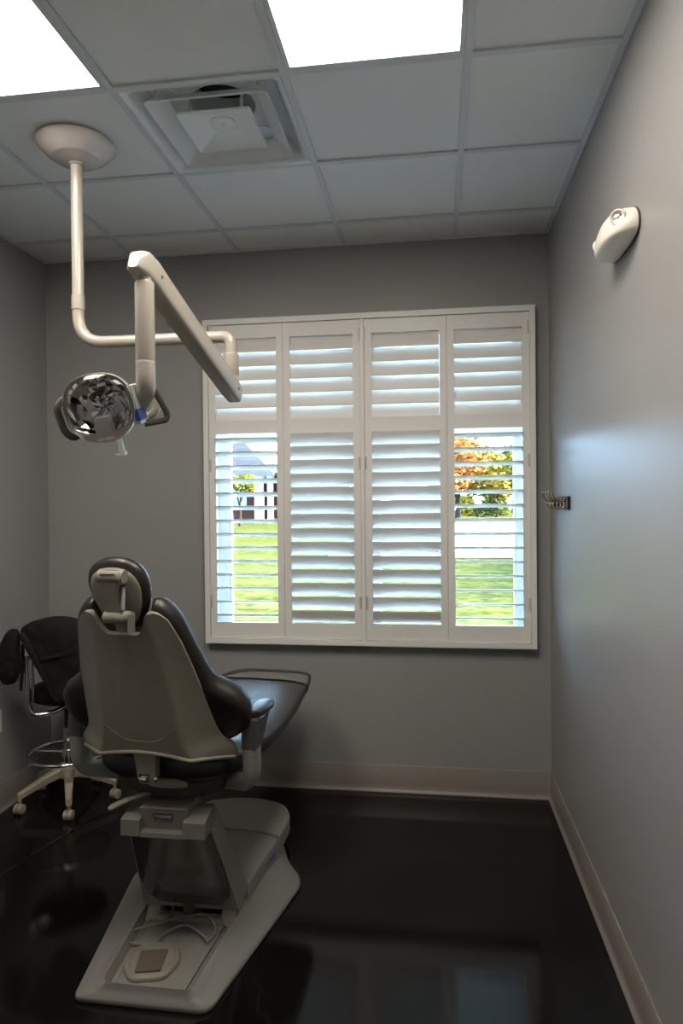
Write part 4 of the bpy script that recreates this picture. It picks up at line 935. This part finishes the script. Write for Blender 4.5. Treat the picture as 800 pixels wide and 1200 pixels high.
def tree(name, label, x, y, ctr, rad, mt, n, leaf, trunk_h, trunk_r, group='trees across the lawn', cat='tree', lobes=9, seed=1):
    z0 = gz(y); t = thing(name, label, cat, (x, y, z0), 0, group); rr = random.Random(seed)
    bm = NB(); cl = []
    for k in range(lobes):
        a = rr.uniform(0, 2 * PI); e = rr.uniform(-0.6, 0.9); q = rr.uniform(0.25, 0.72)
        cl.append((Vector((rad[0] * q * math.cos(a) * math.cos(e), rad[1] * q * math.sin(a) * math.cos(e), rad[2] * q * math.sin(e) * 1.1)), rr.uniform(0.38, 0.62)))
    for k in range(n):
        c, s = rr.choice(cl); v = Vector((rr.gauss(0, 1), rr.gauss(0, 1), rr.gauss(0, 1))).normalized() * rr.uniform(0.75, 1.05)
        p = Vector((c.x + v.x * rad[0] * s, c.y + v.y * rad[1] * s, ctr + c.z + v.z * rad[2] * s))
        nn = (v + Vector((rr.uniform(-1, 1), rr.uniform(-1, 1), rr.uniform(-1, 1))) * 0.8).normalized(); a_, b_ = frame(nn); L_ = leaf * rr.uniform(0.6, 1.3)
        bm.faces.new([bm.verts.new(p + a_ * L_ * 0.9), bm.verts.new(p + b_ * L_ * 0.5), bm.verts.new(p - a_ * L_ * 0.9), bm.verts.new(p - b_ * L_ * 0.5)])
    obj('foliage', bm, mt, t, smooth=False)
    bm = NB()
    if trunk_h > 0:
        tube(bm, [(0, 0, 0), (0.02, 0, trunk_h * 0.5), (0.05, 0.02, ctr)], [trunk_r * 1.3, trunk_r, trunk_r * 0.5], 10)
        for k in range(5):
            a = 2 * PI * k / 5 + 0.3; tube(bm, [(0, 0, trunk_h * 0.75), (rad[0] * 0.3 * math.cos(a), rad[1] * 0.3 * math.sin(a), ctr), (rad[0] * 0.6 * math.cos(a), rad[1] * 0.6 * math.sin(a), ctr + rad[2] * 0.3)], [trunk_r * 0.6, trunk_r * 0.35, trunk_r * 0.1], 8)
        obj('trunk', bm, M_bark, t)
    else: bm.free()
    return t
tree('maple_tree', 'orange autumn tree with a low pale trunk beyond the drive', 1.35, 40, 3.3, (2.6, 2.2, 2.25), M_orange, 6000, 0.16, 1.4, 0.13, seed=3)
tree('autumn_tree', 'yellow autumn tree right of the orange one beyond the drive', 4.0, 45, 2.6, (2.6, 2.0, 1.9), M_yellow, 5500, 0.16, 1.4, 0.12, seed=5)
tree('dark_trunk_tree', 'small yellow-green tree with a dark trunk at the window edge', 4.75, 40.5, 3.0, (0.9, 0.9, 1.2), M_lime, 1500, 0.13, 2.0, 0.11, seed=8)
tree('evergreen_tree', 'tall dark green treetop far behind the autumn trees', 7.3, 64, 4.9, (1.3, 1.3, 2.0), M_green, 1500, 0.18, 3.0, 0.2, seed=9, lobes=6)
for i, (x, y, rad, lb) in enumerate(((-0.2, 36.0, 0.8, 'dark green rounded bush under the orange tree'), (3.6, 43.5, 1.1, 'low dark green bush under the yellow tree'), (-1.6, 41.0, 1.2, 'dark green bush behind the middle shutter slats'), (-4.5, 43.0, 1.4, 'dark green bush left of the orange tree, behind the shutters'))):
    tree('bush', lb, x, y, rad * 0.55, (rad, rad, rad * 0.75), M_green, 900, 0.10, 0, 0, 'bushes across the drive', 'bush', seed=20 + i)
tree('shade_hedge', 'unseen leafy hedge added right of the window view to shade the lawn', 10.0, 17.8, 1.15, (0.8, 4.6, 1.15), M_green, 7000, 0.15, 0, 0, 'added planting that shades the lawn', 'hedge', lobes=40, seed=31)  # out-of-view hedge, added to cast shade across the lawn
for i, (x, y, h_, rad, mt, lb) in enumerate(((2.0, 50.6, 0.8, (1.15, 1.0, 1.2), M_yellow, 'yellow shrub below the orange tree'), (4.4, 50.8, 0.8, (1.15, 1.0, 1.3), M_lime, 'yellow-green shrub below the yellow tree'), (6.75, 50.6, 1.6, (1.1, 1.0, 1.9), M_lime, 'tall yellow-green shrub at the right edge of the window view'))):
    tree('shrub', lb, x, y, h_, rad, mt, 2600, 0.14, 0, 0, 'autumn shrubs behind the trees', 'shrub', seed=40 + i)
tree('small_yellow_tree', 'small yellow-green tree in front of the brick house', -9.15, 31.2, 2.0, (1.0, 0.8, 0.66), M_lime, 1500, 0.09, 1.2, 0.06, 'trees across the lawn', 'tree', seed=12)

hx, hy = -11.5, 34.0; hz0 = gz(hy) - 0.05
ho = thing('brick_house', 'red brick house with grey hip roof and white porch columns across the lawn', 'house', (hx, hy, hz0))
bm = NB(); box(bm, -5.0, 2.25, 0.0, 6.0, 0, 2.6); obj('wall', bm, M_brick, ho, smooth=False)
bm = NB(); box(bm, 2.25, 6.5, 1.6, 6.0, 0, 2.6); obj('wall', bm, M_brick, ho, smooth=False)
bm = NB(); hexa(bm, [(-5.4, -0.4, 2.6), (3.45, -0.4, 2.6), (3.45, 6.4, 2.6), (-5.4, 6.4, 2.6)], [(-3.0, 2.8, 4.55), (0.95, 2.8, 4.55), (0.95, 3.2, 4.55), (-3.0, 3.2, 4.55)]); obj('roof', bm, M_shingle, ho, smooth=False)
bm = NB(); box(bm, 3.3, 7.0, -0.3, 6.0, 2.5, 2.64); obj('porch_roof', bm, M_shingle, ho, smooth=False)
bm = NB(); box(bm, -5.4, 3.45, -0.45, -0.36, 2.46, 2.62); obj('fascia', bm, mat('dark_fascia', (0.05, 0.05, 0.06, 1), 0.6), ho, smooth=False)
for x, q in ((2.50, 0.19), (3.10, 0.10), (3.85, 0.19)):
    bm = NB(); box(bm, x - q, x + q, 0.0, 0.45, 0.12, 2.46, 0.03); box(bm, x - q - 0.05, x + q + 0.05, -0.05, 0.5, 0, 0.14, 0.02); box(bm, x - q - 0.05, x + q + 0.05, -0.05, 0.5, 2.40, 2.6, 0.02); obj('column', bm, M_white, ho)
bm = NB(); box(bm, 1.0, 1.9, -0.03, 0.02, 0.9, 2.0); obj('window', bm, mat('house_window_glass', (0.08, 0.09, 0.11, 1), 0.1), ho, smooth=False)

# ------------------------------------------------------------------ light
world = bpy.data.worlds.new('sky'); bpy.context.scene.world = world; world.use_nodes = True
nt = world.node_tree; bg = nt.nodes['Background']
bg.inputs['Color'].default_value = (0.45, 0.71, 1.0, 1); bg.inputs['Strength'].default_value = 22.0
sun = bpy.data.lights.new('sun', 'SUN'); sun.energy = 180.0; sun.angle = R(1.5); sun.color = (1.0, 0.92, 0.78)
so_ = bpy.data.objects.new('sun', sun); C.objects.link(so_)
so_.rotation_euler = Vector((-1.0, -0.20, -0.235)).to_track_quat('-Z', 'Y').to_euler(); so_.location = (20, 10, 8)

# ------------------------------------------------------------------ camera
cam = bpy.data.cameras.new('camera'); co = bpy.data.objects.new('camera', cam); C.objects.link(co)
cam.sensor_fit = 'HORIZONTAL'; cam.sensor_width = 24.0; cam.lens = 24.0 * 792.74 / 800.0
cam.clip_start = 0.02; cam.clip_end = 300
r_ = Vector((0.9906978, 0.13577816, -0.0090638)); u_ = Vector((0.00775352, 0.01017588, 0.99991816)); f_ = Vector((-0.13585929, 0.990687, -0.00902847))
co.matrix_world = Matrix(((r_.x, u_.x, -f_.x, 0), (r_.y, u_.y, -f_.y, 0), (r_.z, u_.z, -f_.z, EYE), (0, 0, 0, 1)))
sc = bpy.context.scene; sc.camera = co
sc.view_settings.view_transform = 'Standard'; sc.view_settings.look = 'None'; sc.view_settings.gamma = 1; sc.view_settings.use_curve_mapping = False
sc.view_settings.exposure = 0.14
sc.cycles.max_bounces = 12; sc.cycles.diffuse_bounces = 7; sc.cycles.transparent_max_bounces = 16; sc.cycles.use_denoising = True
sc.cycles.sample_clamp_indirect = 40.0
